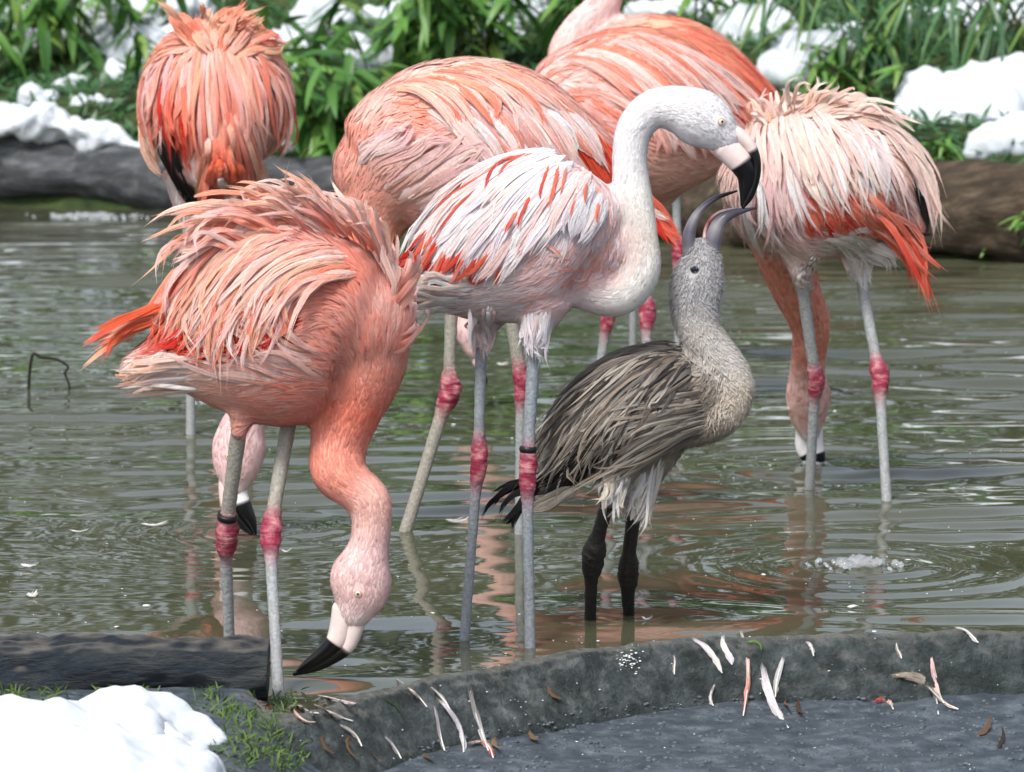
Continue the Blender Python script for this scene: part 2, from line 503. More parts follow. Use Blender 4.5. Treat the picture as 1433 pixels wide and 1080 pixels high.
def barbs(C4, N4, W, c0, c1, m, fray=1.0, Ks=4):
    """loose barbs lying along a feather and fraying out past its edge and tip"""
    n = len(C4) * m
    C4 = np.repeat(C4, m, 0); N4 = np.repeat(N4, m, 0); W = np.repeat(W, m); c0 = np.repeat(c0, m, 0); c1 = np.repeat(c1, m, 0)
    a = rng.uniform(0.05, 0.55, n); b = rng.uniform(0.72, 1.0 + 0.1 * fray, n)
    f = np.linspace(0, 1, Ks + 1)
    t = a[:, None] * (1 - f) + b[:, None] * f                                   # (n,Ks+1)
    x = [0, 1 / 3, 2 / 3, 1]
    B = np.stack([np.prod([(t - x[j]) / (x[i] - x[j]) for j in range(4) if j != i], axis=0) for i in range(4)], -1)
    P = np.einsum('nki,nid->nkd', B, C4)
    tc = np.clip(t, 0, 1)
    Bn = np.stack([np.clip(1 - abs(tc * 3 - i), 0, 1) for i in range(4)], -1)
    Nn = unit(np.einsum('nki,nid->nkd', Bn, N4))
    T = unit(np.gradient(P, axis=1)); Sd = unit(np.cross(T, Nn)); Nn = np.cross(Sd, T)
    u = rng.uniform(-1.0, 1.0, n); u = np.sign(u) * np.abs(u) ** 0.8
    edge_w = np.minimum(1, ((1.12 - tc) / 0.5)) ** 0.5
    lat = W[:, None] * u[:, None] * (0.35 + (0.55 + 0.45 * fray * rng.uniform(0, 1, (n, 1))) * f) * edge_w
    hgt = W[:, None] * (0.1 + fray * rng.uniform(-.15, .5, (n, 1)) * f ** 1.5)
    P = P + Sd * lat[..., None] + Nn * hgt[..., None]
    w = (np.maximum(W, .0012) * rng.uniform(.10, .2, n))[:, None] * np.array([.5, 1, 1, .75, .05])
    V = np.stack([P + Sd * w[..., None], P - Sd * w[..., None]], 2).reshape(-1, 3)
    k1 = 1 + rng.normal(0.03, .11, (n, 1, 1))
    c = (c0[:, None] * (1 - tc[..., None]) + c1[:, None] * tc[..., None]) * k1
    col = np.clip(np.repeat(c[:, :, None], 2, 2), 0, 1).reshape(-1, 3)
    uv = np.zeros((n, Ks + 1, 2, 3)); uv[..., 1] = tc[:, :, None]; uv[..., 2] = rng.uniform(0, 50, n)[:, None, None]
    base = (np.arange(n)[:, None] * (Ks + 1) + np.arange(Ks)[None]) * 2
    F = np.stack([base, base + 1, base + 3, base + 2], -1).reshape(-1, 4)
    return V, F, col, uv.reshape(-1, 3)

def lagr(P4, tq):
    x = [0, 1 / 3, 2 / 3, 1]
    tq = np.asarray(tq)
    B = np.stack([np.prod([(tq - x[j]) / (x[i] - x[j]) for j in range(4) if j != i], axis=0) for i in range(4)], -1)
    return B @ P4

class Bird:
    def __init__(self, name, label, group, Y, torso, neck, thighs=(), voxel=0.006, default=('salmon', 'pink'), fray=1.0):
        self.Y = Y
        self.s = FPX / (Y * math.cos(TILT))          # px per metre near this plane (approx.)
        self.root = empty(name, (on_plane_y(np.mean([t[0] for t in torso]), CY, Y)[0], Y, 0.0))
        set_props(self.root, label, 'flamingo' if 'chick' not in name else 'flamingo chick', group)
        self.o0 = np.array(self.root.location)
        self.torso, self.neck, self.thighs = torso, neck, thighs
        self.stuff = []
        self.parts = []
        self.default = default
        self.voxel = voxel
        self.eyes = []
        self.fray = fray

    def W(self, px, py, off=0.0):
        return on_plane_y(px, py, self.Y + off)

    def chain(self, nodes, sub=6):
        P = np.array([[*self.W(n[0], n[1], n[2]), n[3] / self.s, n[4]] for n in nodes])
        return catmull(P, sub)

    def build_body(self, smooth_it=8):
        self.tc = self.chain(self.torso); self.nc = self.chain(self.neck)
        parts = [loft(self.tc[:, :3], self.tc[:, 3], self.tc[:, 4], 28), loft(self.nc[:, :3], self.nc[:, 3], self.nc[:, 4], 24)]
        for th in self.thighs:
            c = self.chain(th)
            parts.append(loft(c[:, :3], c[:, 3], c[:, 4], 16))
        me = remesh(mesh_loft('b', parts), self.voxel, smooth_it)
        self.me = me
        self.V, self.T, self.Nn = mesh_arrays(me)
        self.bvh = BVHTree.FromPolygons([Vector(v) for v in self.V], [tuple(t) for t in self.T])
        # neck colours along the chain
        cA = np.array([PALL[n[5]] if len(n) > 5 else PALL[self.default[0]] for n in self.neck])
        cB = np.array([PALL[n[6]] if len(n) > 6 else cA[i] for i, n in enumerate(self.neck)])
        m = len(self.nc); t = np.linspace(0, len(self.neck) - 1, m)
        self.ncA = np.stack([np.interp(t, np.arange(len(cA)), cA[:, k]) for k in range(3)], 1)
        self.ncB = np.stack([np.interp(t, np.arange(len(cB)), cB[:, k]) for k in range(3)], 1)
        self.nT = -unit(np.gradient(self.nc[:, :3], axis=0))      # from head to body

    def neckness(self, P):
        def dist(chain):
            out_d = np.full(len(P), 1e9); out_i = np.zeros(len(P), int)
            for i, c in enumerate(chain):
                d = np.linalg.norm(P - c[:3], axis=1) - c[3] * max(0.6, min(1.0, c[4]))
                b = d < out_d
                out_d[b] = d[b]; out_i[b] = i
            return out_d, out_i
        dn, i_n = dist(self.nc); dt, _ = dist(self.tc)
        w = np.clip(0.5 + (dt - dn) / 0.05, 0, 1)
        return w, i_n

    def field(self, P, rows):
        """inverse-distance interpolation of control rows at world points -> flow (world), L, W, colA, colB, lift"""
        pix = project(P)
        X = np.array([[r[0], r[1]] for r in rows], float)
        d2 = ((pix[:, None] - X[None]) ** 2).sum(-1)
        w = 1 / (d2 + 120.0) ** 1.6
        w /= w.sum(1, keepdims=True)
        dxy = np.array([unit(np.array([r[2], r[3]], float)) for r in rows])
        fl = w @ dxy
        L = w @ np.array([r[4] for r in rows], float) / self.s
        Wd = w @ np.array([r[5] for r in rows], float) / self.s
        cA = w @ np.array([PALL[r[6]] for r in rows])
        cB = w @ np.array([PALL[r[7]] for r in rows])
        lift = w @ np.array([r[8] if len(r) > 8 else 0.06 for r in rows], float)
        flow = fl[:, :1] * RGT + (-fl[:, 1:]) * np.array([0, 0, 1.0])
        return flow, L, Wd, cA, cB, lift

    def full_field(self, P, rows, neckLW):
        flow, L, Wd, cA, cB, lift = self.field(P, rows)
        w, i_n = self.neckness(P)
        w = w[:, None]
        flow = flow * (1 - w) + self.nT[i_n] * w
        L = L * (1 - w[:, 0]) + neckLW[0] / self.s * w[:, 0]
        Wd = Wd * (1 - w[:, 0]) + neckLW[1] / self.s * w[:, 0]
        cA = cA * (1 - w) + self.ncA[i_n] * w
        cB = cB * (1 - w) + self.ncB[i_n] * w
        lift = lift * (1 - w[:, 0]) + neckLW[2] * w[:, 0]
        return flow, L, Wd, cA, cB, lift

    def plumage(self, rows, n, neckLW=(14, 3, 0.05), K=6, density=None, sizejit=0.3, colspread=1.0, dirjit=0.12, bri=0.08, stick=1.0, mask=None, lscale=1.0, wscale=1.0, camber=0.25, tip=0.55, small_boost=True, strands=4, fray=1.0, zone=None):
        V, T, Nn = self.V, self.T, self.Nn
        tri = V[T]
        area = 0.5 * np.linalg.norm(np.cross(tri[:, 1] - tri[:, 0], tri[:, 2] - tri[:, 0]), axis=1)
        cen = tri.mean(1)
        wgt = area.copy()
        if small_boost:                       # more feathers where feathers are smaller
            _, L, Wd, *_ = self.full_field(cen, rows, neckLW)
            wgt = wgt / np.maximum(L * Wd, 1e-7)
        if zone is not None:
            nk, _ = self.neckness(cen)
            wgt = wgt * (np.clip(nk, .0, 1) if zone == 'neck' else np.clip(1.02 - nk, 0, 1))
        pc = project(cen)
        for ex, ey, er in self.eyes:
            wgt = wgt * (((pc - np.array([ex, ey])) ** 2).sum(1) > (er * 1.9) ** 2)
        if mask is not None:
            wgt = wgt * mask(project(cen), cen)
        wgt /= wgt.sum()
        idx = rng.choice(len(T), n, p=wgt)
        b = rng.dirichlet((1, 1, 1), n)
        p = np.einsum('nk,nkd->nd', b, tri[idx])
        nr = unit(np.einsum('nk,nkd->nd', b, Nn[T[idx]]))
        flow, L, Wd, cA, cB, lift = self.full_field(p, rows, neckLW)
        L = L * lscale * rng.uniform(1 - sizejit, 1 + sizejit, n); Wd = Wd * wscale * rng.uniform(1 - sizejit, 1 + sizejit, n)
        ri = .0006 if zone == 'neck' else .002
        pts, nrm = [p - nr * ri], [nr]
        d = flow; prev_n = nr
        ang = rng.normal(0, dirjit, n)
        for st in range(3):
            f = d - prev_n * (d * prev_n).sum(1, keepdims=True)
            f = unit(f)
            sd = np.cross(prev_n, f)
            f = unit(f + sd * np.tan(np.clip(ang, -1, 1))[:, None])
            q = pts[-1] + f * (L / 3)[:, None]
            if st == 0: q = q + nr * ri
            near = np.empty_like(q); nn = np.empty_like(q)
            for i in range(n):
                a, bb, _, _ = self.bvh.find_nearest(q[i])
                near[i] = a; nn[i] = bb
            h = (lift * L * ((st + 1) / 3) ** 1.3)[:, None]
            snap = near + nn * (h + .0007)
            dd = np.linalg.norm(q - near, axis=1)
            s_ = np.where(dd > L / 3 * 0.9, 0.25, stick)[:, None]
            q = q * (1 - s_) + snap * s_
            nn = unit(nn * s_ + prev_n * (1 - s_))
            pts.append(q); nrm.append(nn)
            d, *_ = self.full_field(q, rows, neckLW) if st < 2 else (d,)
            d = unit(d) * 0.6 + unit(pts[-1] - pts[-2]) * 0.4
            prev_n = nn
        C4 = np.stack(pts, 1); N4 = np.stack(nrm, 1)
        mixv = np.clip(rng.beta(0.8, 0.8, n) * colspread, 0, 1)[:, None]
        c0 = cA * (1 - mixv) + cB * mixv
        c0 = c0 * (1 + rng.normal(0, bri, (n, 1)))
        m2 = np.clip(mixv + rng.normal(0, 0.2, (n, 1)), 0, 1)
        c1 = (cA * (1 - m2) + cB * m2) * 1.04
        self.stuff.append(feather_geo(C4, N4, L, Wd, np.clip(c0, 0, 1), np.clip(c1, 0, 1), K=K, camber=camber, tip=tip, strands=strands, fray=fray * self.fray))

    def surf(self, px, py, prevY, side=1):
        d = ray(px, py)
        dn = unit(d)
        if side > 0:
            hit = self.bvh.ray_cast(Vector(CAM), Vector(dn))
        else:
            hit = self.bvh.ray_cast(Vector(CAM + dn * (self.Y + 3)), Vector(-dn))
        if hit[0] is not None:
            return np.array(hit[0]), np.array(hit[1]), True
        g = on_plane_y(px, py, prevY)
        a, nn, _, _ = self.bvh.find_nearest(Vector(g))
        g = on_plane_y(px, py, prevY * 0.6 + a[1] * 0.4)
        nn = np.array(nn) * 0.4 + np.array([0, -side * 1.0, 0.15])
        return g, unit(nn), False

    def fan(self, name, strokes, n, w, cols, tipcols=None, jit=6, h=(0.0, 0.004, 0.007, 0.008), step=0.0, side=1, part=True, K=8, camber=0.3, tip=0.5, edge=None, ujit=0.5, depth_jit=0.004, lenjit=0.12, strands=9, fray=1.0):
        """feathers interpolated between key strokes of four photo points each, laid on the body surface"""
        strokes = np.array(strokes, float)
        m = len(strokes)
        Cs, Ns, Ws, c0s, c1s = [], [], [], [], []
        for i in range(n):
            u = (i + 0.5 + rng.uniform(-ujit, ujit)) / n
            x = np.clip(u, 0, 1) * (m - 1); k = min(int(x), m - 2) if m > 1 else 0; f = x - k
            st = strokes[k] * (1 - f) + strokes[k + 1] * f if m > 1 else strokes[0].copy()
            st = st.copy()
            sc = 1 + rng.uniform(-lenjit, lenjit)
            st = st[0] + (st - st[0]) * sc
            st += rng.normal(0, jit * 0.5, 2)
            st[3] += rng.normal(0, jit, 2); st[2] += rng.normal(0, jit * 0.6, 2)
            P, Nv = [], []
            pY = self.Y - 0.02 * side
            lay = step * i
            dj = rng.normal(0, depth_jit)
            for j in range(4):
                g, nn, ok = self.surf(st[j][0], st[j][1], pY, side)
                if not ok and j == 0:
                    pass
                pY = g[1]
                g = g + unit(nn * 0.7 + np.array([0, -side * 0.7, 0])) * (h[j] + lay + (abs(dj) if ok else dj) * (j / 3))
                P.append(g); Nv.append(nn)
            # smooth depth
            P = np.array(P)
            P[1:3, 1] = P[1:3, 1] * 0.6 + np.interp([1, 2], [0, 3], P[[0, 3], 1]) * 0.4 if side > 0 and False else P[1:3, 1]
            Cs.append(P); Ns.append(Nv)
            Ws.append(w / self.s * rng.uniform(0.75, 1.2))
            a = cols[rng.integers(len(cols))]
            b = (tipcols or cols)[rng.integers(len(tipcols or cols))]
            k1 = 1 + rng.normal(0, 0.06)
            c0s.append(np.clip(PALL[a] * k1, 0, 1)); c1s.append(np.clip(PALL[b] * k1, 0, 1))
        Cs = np.array(Cs); Ns = np.array(Ns); Ws = np.array(Ws); c0s = np.array(c0s); c1s = np.array(c1s)
        ed = None if edge is None else np.repeat(PALL[edge][None], n, 0)
        if not part:
            self.stuff.append(feather_geo(Cs, Ns, None, Ws, c0s, c1s, K=K, camber=camber, tip=tip, edge=ed, strands=4, fray=fray * self.fray))
            return
        for i in range(n):
            V, F, c, uv = feather_geo(Cs[i:i + 1], Ns[i:i + 1], None, Ws[i:i + 1], c0s[i:i + 1], c1s[i:i + 1], K=K, camber=camber, tip=tip, edge=None if ed is None else ed[:1], strands=strands, fray=fray * self.fray)
            self.parts.append((name, V, F, c, uv))

    def leg(self, top, knee, foot_px, w=(24, 28, 16), kn=(0.9, 30), band=None, cols=('leg', 'knee', 'leg'), off_top=0.0, kneeoff=None, knee_len=33, zf=-0.03):
        """scaly leg: photo points top, knee, and where it enters the water"""
        s = self.s
        foot = on_plane_z(*foot_px, 0.0)
        t = self.W(*top, off_top)
        frac = (knee[1] - top[1]) / (foot_px[1] - top[1])
        kY = t[1] + (foot[1] - t[1]) * frac if kneeoff is None else self.Y + kneeoff
        k = on_plane_y(*knee, kY)
        dirf = unit(foot - k)
        end = foot + dirf * 0.045
        up = unit(t - k)
        kl = knee_len * 1.22 / s
        pts = [t, k + up * kl * 1.35, k + up * kl * 0.85, k + up * kl * 0.35, k, k + dirf * kl * 0.5, k + dirf * kl * 0.95, k + dirf * kl * 1.6, k * 0.35 + foot * 0.65, end]
        a, b_, c = w[0] / 2 / s, w[1] / 2 / s, w[2] / 2 / s
        rad = [a, a * 0.9, a * 0.98, b_ * 0.97, b_, b_ * 0.9, c * 1.18, c * 1.05, c, c * 1.08]
        kk = PALL[cols[1]]
        c0, c2 = PALL[cols[0]], PALL[cols[2]]
        cl = [c0, c0, (c0 + kk) / 2, kk, kk, kk, (c2 * 0.6 + kk * 0.4), c2, c2, c2]
        P = catmull(np.array([[*p, r, *q] for p, r, q in zip(pts, rad, cl)]), 14)
        # joint creases and scutes along the shank
        nP = len(P)
        wob = 1 + 0.018 * np.sin(np.arange(nP) * 2.1) * (rng.uniform(0.3, 1, nP))
        Vl = loft(P[:, :3], P[:, 3] * wob, 0.95, 14)
        Vv, Fq_, tri_, tp_ = Vl
        cen_ = np.vstack([np.repeat(np.vstack([np.repeat(P[:1, :3], 3, 0), P[:, :3], np.repeat(P[-1:, :3], 3, 0)]), 14, 0), P[:1, :3], P[-1:, :3]])
        kd = np.exp(-(np.linalg.norm(cen_ - k, axis=1) / (kl * .9)) ** 2)
        f1 = fbm(Vv, int(top[0]), 3, 55.0, .6)
        front = np.clip((Vv - cen_) @ np.array([1.0, -.3, 0]) / b_, -1, 1)
        Vl = (Vv + (Vv - cen_) * (f1 * (.03 + .028 * kd) + .15 * kd * front)[:, None], Fq_, tri_, tp_)
        cc = np.vstack([np.repeat(P[:1, 4:7], 3, 0), P[:, 4:7], np.repeat(P[-1:, 4:7], 3, 0)])
        cc = np.vstack([np.repeat(cc, 14, 0), cc[:1], cc[-1:]])
        mot = np.clip(fbm(Vv, int(top[1]) + 3, 3, 45.0, .6), -1, 1)[:, None]
        cc = np.clip(cc * (1 + .22 * mot * kd[:, None]) * (1 + rng.normal(0, 0.03, (len(cc), 1))), 0, 1)
        cc = cc * (1 - .3 * kd[:, None] * np.clip(mot, 0, 1)) + PALL['pale'] * .3 * kd[:, None] * np.clip(mot, 0, 1) * (np.linalg.norm(cc, axis=1, keepdims=True) > .15)
        self.legs = getattr(self, 'legs', []) + [(Vl, cc)]
        if band is not None:
            q = k + up * (band / s)
            ring = loft(np.array([q + up * z_ for z_ in (-.0045, -.0036, 0, .0036, .0045)]), a * np.array([1.15, 1.27, 1.3, 1.27, 1.15]), 1.0, 20, cap=False)
            self.bands = getattr(self, 'bands', []) + [ring]
        return k

    def bill(self, name, nodes, black=None, colA='rose', ratio=0.8, colB='black', sub=8, tipcol=None, off=0.0, parent=None, cols=None):
        P = np.array([[*self.W(n[0], n[1], off + (n[4] if len(n) > 4 else 0)), n[2] / self.s, n[3] if len(n) > 3 else ratio] for n in nodes])
        Q = catmull(P, sub)
        L_ = loft(Q[:, :3], np.maximum(Q[:, 3], 0.0008), Q[:, 4], 16)
        n = len(Q) + 6
        if cols:
            t = np.linspace(0, 1, n)
            cc = np.stack([np.interp(t, np.linspace(0, 1, len(cols)), [PALL[c][k] for c in cols]) for k in range(3)], 1)
        else:
            t = np.concatenate([[0] * 3, np.linspace(0, 1, len(Q)), [1] * 3])
            wgt = np.clip((t - black) / 0.03 + 0.5, 0, 1)[:, None]
            cc = PALL[colA] * (1 - wgt) + PALL[colB] * 0.35 * wgt
        cc = np.vstack([np.repeat(cc, 16, 0), cc[:1], cc[-1:]])
        me = mesh_loft(name, [L_], [cc])
        me.transform(Matrix.Translation(-Vector(self.o0)))
        return link_obj(name, me, M['bill'], self.root)

    def eye(self, px, py, r=5.5, iris='iris', both=True):
        for side in ((1, -1) if both else (1,)):
            g, nn, ok = self.surf(px, py, self.Y, side)
            if not ok:
                continue
            R = r / self.s
            def ball(name, c, rad, mat, par, flat=1.0):
                bm = bmesh.new(); bmesh.ops.create_uvsphere(bm, u_segments=16, v_segments=10, radius=rad)
                me = bpy.data.meshes.new(name); bm.to_mesh(me); bm.free()
                me.polygons.foreach_set('use_smooth', [True] * len(me.polygons))
                o = link_obj(name, me, mat, par)
                q = Vector(nn).to_track_quat('Z', 'Y')
                me.transform(Matrix.Translation(Vector(c - self.o0)) @ q.to_matrix().to_4x4() @ Matrix.Diagonal((1, 1, flat, 1)))
                return o
            e = ball('eye', g, R, M[iris], self.root, 0.75)
            ball('pupil', g + nn * R * 0.5, R * 0.45, M['black'], e, 0.8)
            # eyelid ring
            bm = bmesh.new()
            a = np.linspace(0, 2 * np.pi, 24, endpoint=False); bb = np.linspace(0, 2 * np.pi, 8, endpoint=False)
            vs = [[bm.verts.new(((R * 1.12 + R * .22 * math.cos(q)) * math.cos(p), (R * 1.12 + R * .22 * math.cos(q)) * math.sin(p) * 0.85, R * .22 * math.sin(q))) for q in bb] for p in a]
            for i in range(24):
                for j in range(8):
                    bm.faces.new((vs[i][j], vs[(i + 1) % 24][j], vs[(i + 1) % 24][(j + 1) % 8], vs[i][(j + 1) % 8]))
            me = bpy.data.meshes.new('eyelid'); bm.to_mesh(me); bm.free()
            me.polygons.foreach_set('use_smooth', [True] * len(me.polygons))
            me.transform(Matrix.Translation(Vector(g + nn * R * 0.25 - self.o0)) @ Vector(nn).to_track_quat('Z', 'Y').to_matrix().to_4x4())
            link_obj('eyelid', me, M['eyelid'] if iris == 'iris' else M['iris_dark'], e)

    def finish(self, rows, neckLW=(14, 3, 0.05), mat='feather'):
        T0 = Matrix.Translation(-Vector(self.o0))
        # body colours
        _, _, _, cA, cB, _ = self.full_field(self.V, rows, neckLW)
        f = np.empty(len(self.me.polygons) * 4, np.int32)
        F = [tuple(p.vertices) for p in self.me.polygons]
        vs = [self.V]; cs = [np.clip(cA * 0.55 + cB * 0.45, 0, 1)]; off = len(self.V)
        for (Vl, cc) in getattr(self, 'legs', []):
            V, Fq, tri, _ = Vl
            F += [tuple(i + off for i in q) for q in Fq] + [tuple(i + off for i in q) for q in tri]
            vs.append(V); cs.append(cc); off += len(V)
        me = bpy.data.meshes.new('body')
        V = np.vstack(vs) - self.o0
        me.from_pydata(V.tolist(), [], F)
        me.polygons.foreach_set('use_smooth', [True] * len(me.polygons)); me.update()
        a = me.attributes.new('Col', 'FLOAT_COLOR', 'POINT')
        c = np.vstack(cs)
        a.data.foreach_set('color', np.concatenate([c, np.ones((len(c), 1))], 1).astype(np.float32).ravel())
        me.materials.append(M['skin']); me.materials.append(M['leg'])
        mi = np.zeros(len(me.polygons), np.int32); mi[len(self.me.polygons):] = 1
        me.polygons.foreach_set('material_index', mi)
        link_obj('body', me, None, self.root)
        for r in getattr(self, 'bands', []):
            mb = mesh_loft('leg_band', [r]); mb.transform(T0)
            link_obj('leg_band', mb, M['band'], self.root)
        if self.stuff:
            off = 0; Vs, Fs, Cs, Us = [], [], [], []
            for V, F, c, uv in self.stuff:
                Vs.append(V); Fs.append(F + off); Cs.append(c); Us.append(uv); off += len(V)
            me = mesh_np('plumage', np.vstack(Vs) - self.o0, np.vstack(Fs), np.vstack(Cs), np.vstack(Us))
            o = link_obj('plumage', me, M[mat], self.root); o['kind'] = 'stuff'
        for name, V, F, c, uv in self.parts:
            me = mesh_np(name, V - self.o0, F, c, uv)
            link_obj(name, me, M['feather'], self.root)

# ================================================================== SETTING
EDGE = np.array([(-9, 19.5), (-3.5, 17.0), (-1.93, 15.55), (-1.0, 15.25), (0.0, 14.4), (1.0, 13.3), (1.62, 12.95), (3.5, 12.3), (9, 11)])
def edge_y(x):
    return np.interp(x, EDGE[:, 0], EDGE[:, 1])

def terr_z(x, y):
    x = np.asarray(x, float); y = np.asarray(y, float)
    dy = y - edge_y(x)
    z = np.interp(dy, [-1.0, -0.15, 0.05, 0.3, 1.5, 3.5, 9, 30], [-0.3, -0.12, 0.1, 0.17, 0.40, 0.85, 1.6, 3.0])
    P = np.stack([x, y, np.zeros_like(x)], -1).reshape(-1, 3)
    n = fbm(P, 3, 3, 0.7).reshape(x.shape)
    return z + n * 0.05 * np.clip((dy + 0.1) * 2, 0, 1)

def terr_hit(px, py):
    d = ray(px, py)
    for Y in np.linspace(11.0, 26, 600):
        p = CAM + d * (Y / d[1])
        if p[2] <= terr_z(p[0], p[1]):
            return p
    return CAM + d * (20 / d[1])

def grid(name, xs, ys, zf, mat):
    X, Y_ = np.meshgrid(xs, ys)
    Z = zf(X, Y_)
    V = np.stack([X, Y_, Z], -1).reshape(-1, 3)
    nx, ny = len(xs), len(ys)
    i = (np.arange(ny - 1)[:, None] * nx + np.arange(nx - 1)[None]).ravel()
    F = np.stack([i, i + 1, i + nx + 1, i + nx], 1)
    return V, F

xs = np.concatenate([np.linspace(-30, -5, 26), np.linspace(-4.8, 4.8, 97), np.linspace(5, 30, 26)])
ys = np.concatenate([np.linspace(10, 20, 120), np.linspace(20.5, 60, 40)])
V, F = grid('bank', xs, ys, terr_z, None)
set_props(link_obj('far_bank', mesh_np('far_bank', V, F), M['soil']), kind='structure')

# ---- water: real ripples on a fine sheet
KP = [(-40, 945, .03), (200, 945, .03), (330, 950, .03), (375, 985, .03), (400, 998, .03), (450, 985, .03), (530, 962, .03), (620, 943, .03), (720, 925, .03), (840, 905, .03), (960, 892, .03), (1100, 886, .03), (1250, 883, .03), (1433, 880, .03)]
kerb_path = np.array([on_plane_z(*p) for p in KP])
kerb_path[:3, 1] = [5.50, 5.50, 5.47]
kerb_path = np.vstack([[-3.5, 5.5, .03], kerb_path, [1.1, 5.95, 0.03], [3.5, 6.1, .03]])
kerb_path = catmull(kerb_path, 14)
def kerb_y(x):
    o = np.argsort(kerb_path[:, 0])
    return np.interp(x, kerb_path[o, 0], kerb_path[o, 1])

RINGS = [(1138, 648, .010, .085, .35), (1200, 792, .011, .085, .28), (350, 748, .007, .07, .3), (380, 735, .006, .06, .25), (110, 300, .012, .12, .5), (95, 520, .004, .07, .2), (330, 560, .006, .09, .3),
         (567, 745, .002, .06, .2), (650, 895, .0012, .05, .12), (742, 905, .0012, .05, .12), (826, 868, .0012, .05, .12), (880, 862, .0012, .05, .12), (1133, 682, .003, .06, .2), (1241, 703, .003, .06, .2), (390, 975, .0015, .05, .12), (267, 608, .004, .08, .3), (905, 560, .004, .08, .3)]
def water_z(X, Y_):
    r = np.random.default_rng(11)
    Z = np.zeros_like(X)
    P = np.stack([X, Y_, np.zeros_like(X)], -1).reshape(-1, 3)
    patch = np.clip(0.55 + 0.45 * fbm(P, 21, 2, 0.45).reshape(X.shape), 0.12, 1.5)
    grow = np.interp(Y_, [5, 6.3, 7.5, 9.5, 16], [0.5, 0.75, 1.0, 1.0, 1.0])
    # more wind/wake chop to the right, as in the photograph
    grow = grow * np.interp(X / Y_, [-0.13, 0.0, 0.08, 0.13], [0.85, 0.85, 1.45, 1.75])
    for i in range(46):
        lam = math.exp(r.uniform(math.log(0.13), math.log(0.7)))
        th = r.normal(0, 0.22) + math.pi / 2
        k = 2 * np.pi / lam
        a = 0.0215 * lam / math.sqrt(46) * r.uniform(0.5, 1.5)
        ph = r.uniform(0, 6.28)
        Z += a * np.sin(k * (X * math.cos(th) + Y_ * math.sin(th)) + ph)
    Z *= patch * grow
    for px, py, a, lam, dec in RINGS:
        c = on_plane_z(px, py)
        rr = np.hypot(X - c[0], Y_ - c[1])
        Z += a * 0.3 * np.exp(-rr / dec) * np.sin(2 * np.pi * rr / lam) / (1 + 4 * rr)
    return Z
xs = np.arange(-3.3, 3.3, 0.018); ys = np.concatenate([np.arange(5.1, 9.5, 0.0095), np.arange(9.5, 17.2, 0.015)])
V, F = grid('w', xs, ys, water_z, None)
keep = (V[:, 1] > kerb_y(V[:, 0]) - 0.03)
F = F[keep[F].all(1)]
set_props(link_obj('pond_water', mesh_np('pond_water', V, F), M['water']), kind='structure')
V = np.array([(-40, 5.6, -.03), (-3.2, 5.6, -.03), (-3.2, 17, -.03), (-40, 25, -.03), (3.2, 6, -.03), (40, 6, -.03), (40, 17, -.03), (3.2, 17, -.03)])
set_props(link_obj('pond_water', mesh_np('pond_water', V, np.array([(0, 1, 2, 3), (4, 5, 6, 7)])), M['water']), kind='structure')

# ---- concrete kerb
prof = [(0.012, -0.12), (0.006, 0.0), (0.0, 0.022), (-0.008, 0.030), (-0.022, 0.033), (-0.036, 0.030), (-0.048, 0.019), (-0.06, 0.002), (-0.075, -0.02), (-0.092, -0.045), (-0.10, -0.075), (-0.10, -0.12)]
pt = []
for i in range(len(prof) - 1):
    for f in np.linspace(0, 1, 4, endpoint=False):
        pt.append(np.array(prof[i]) * (1 - f) + np.array(prof[i + 1]) * f)
pt.append(np.array(prof[-1])); pt = np.array(pt)
kp = kerb_path
seg = np.concatenate([[0], np.cumsum(np.linalg.norm(np.diff(kp, axis=0), axis=1))])
ts = np.arange(0, seg[-1], 0.009)
kp = np.stack([np.interp(ts, seg, kp[:, k]) for k in range(3)], 1)
T = unit(np.gradient(kp, axis=0)); T[:, 2] = 0
for _ in range(30):
    T[1:-1] = (T[:-2] + T[1:-1] * 2 + T[2:]) / 4
T = unit(T)
nrm = np.stack([-T[:, 1], T[:, 0], np.zeros(len(T))], 1)      # towards the water
V = (kp * [1, 1, 0])[:, None] + nrm[:, None] * pt[None, :, :1] + np.array([0, 0, 1.0]) * pt[None, :, 1:]
V = V.reshape(-1, 3)
n1 = fbm(V, 5, 5, 5.0, 0.62)
n2 = fbm(V, 15, 3, 34.0, 0.7)
V = V + np.stack([np.zeros(len(V)), -n1 * 0.003 - n2 * .0011, n1 * 0.0026 + n2 * .0008], 1)
m_ = len(pt); i = (np.arange(len(kp) - 1)[:, None] * m_ + np.arange(m_ - 1)[None]).ravel()
F = np.stack([i, i + m_, i + m_ + 1, i + 1], 1)
kerb_me = mesh_np('kerb', V, F)
kerb = set_props(link_obj('concrete_kerb', kerb_me, M['concrete']), 'dark mossy concrete kerb edging the pond, strewn with moulted feathers', 'kerb')
KV, KT = V, np.vstack([F[:, :3], F[:, [0, 2, 3]]])

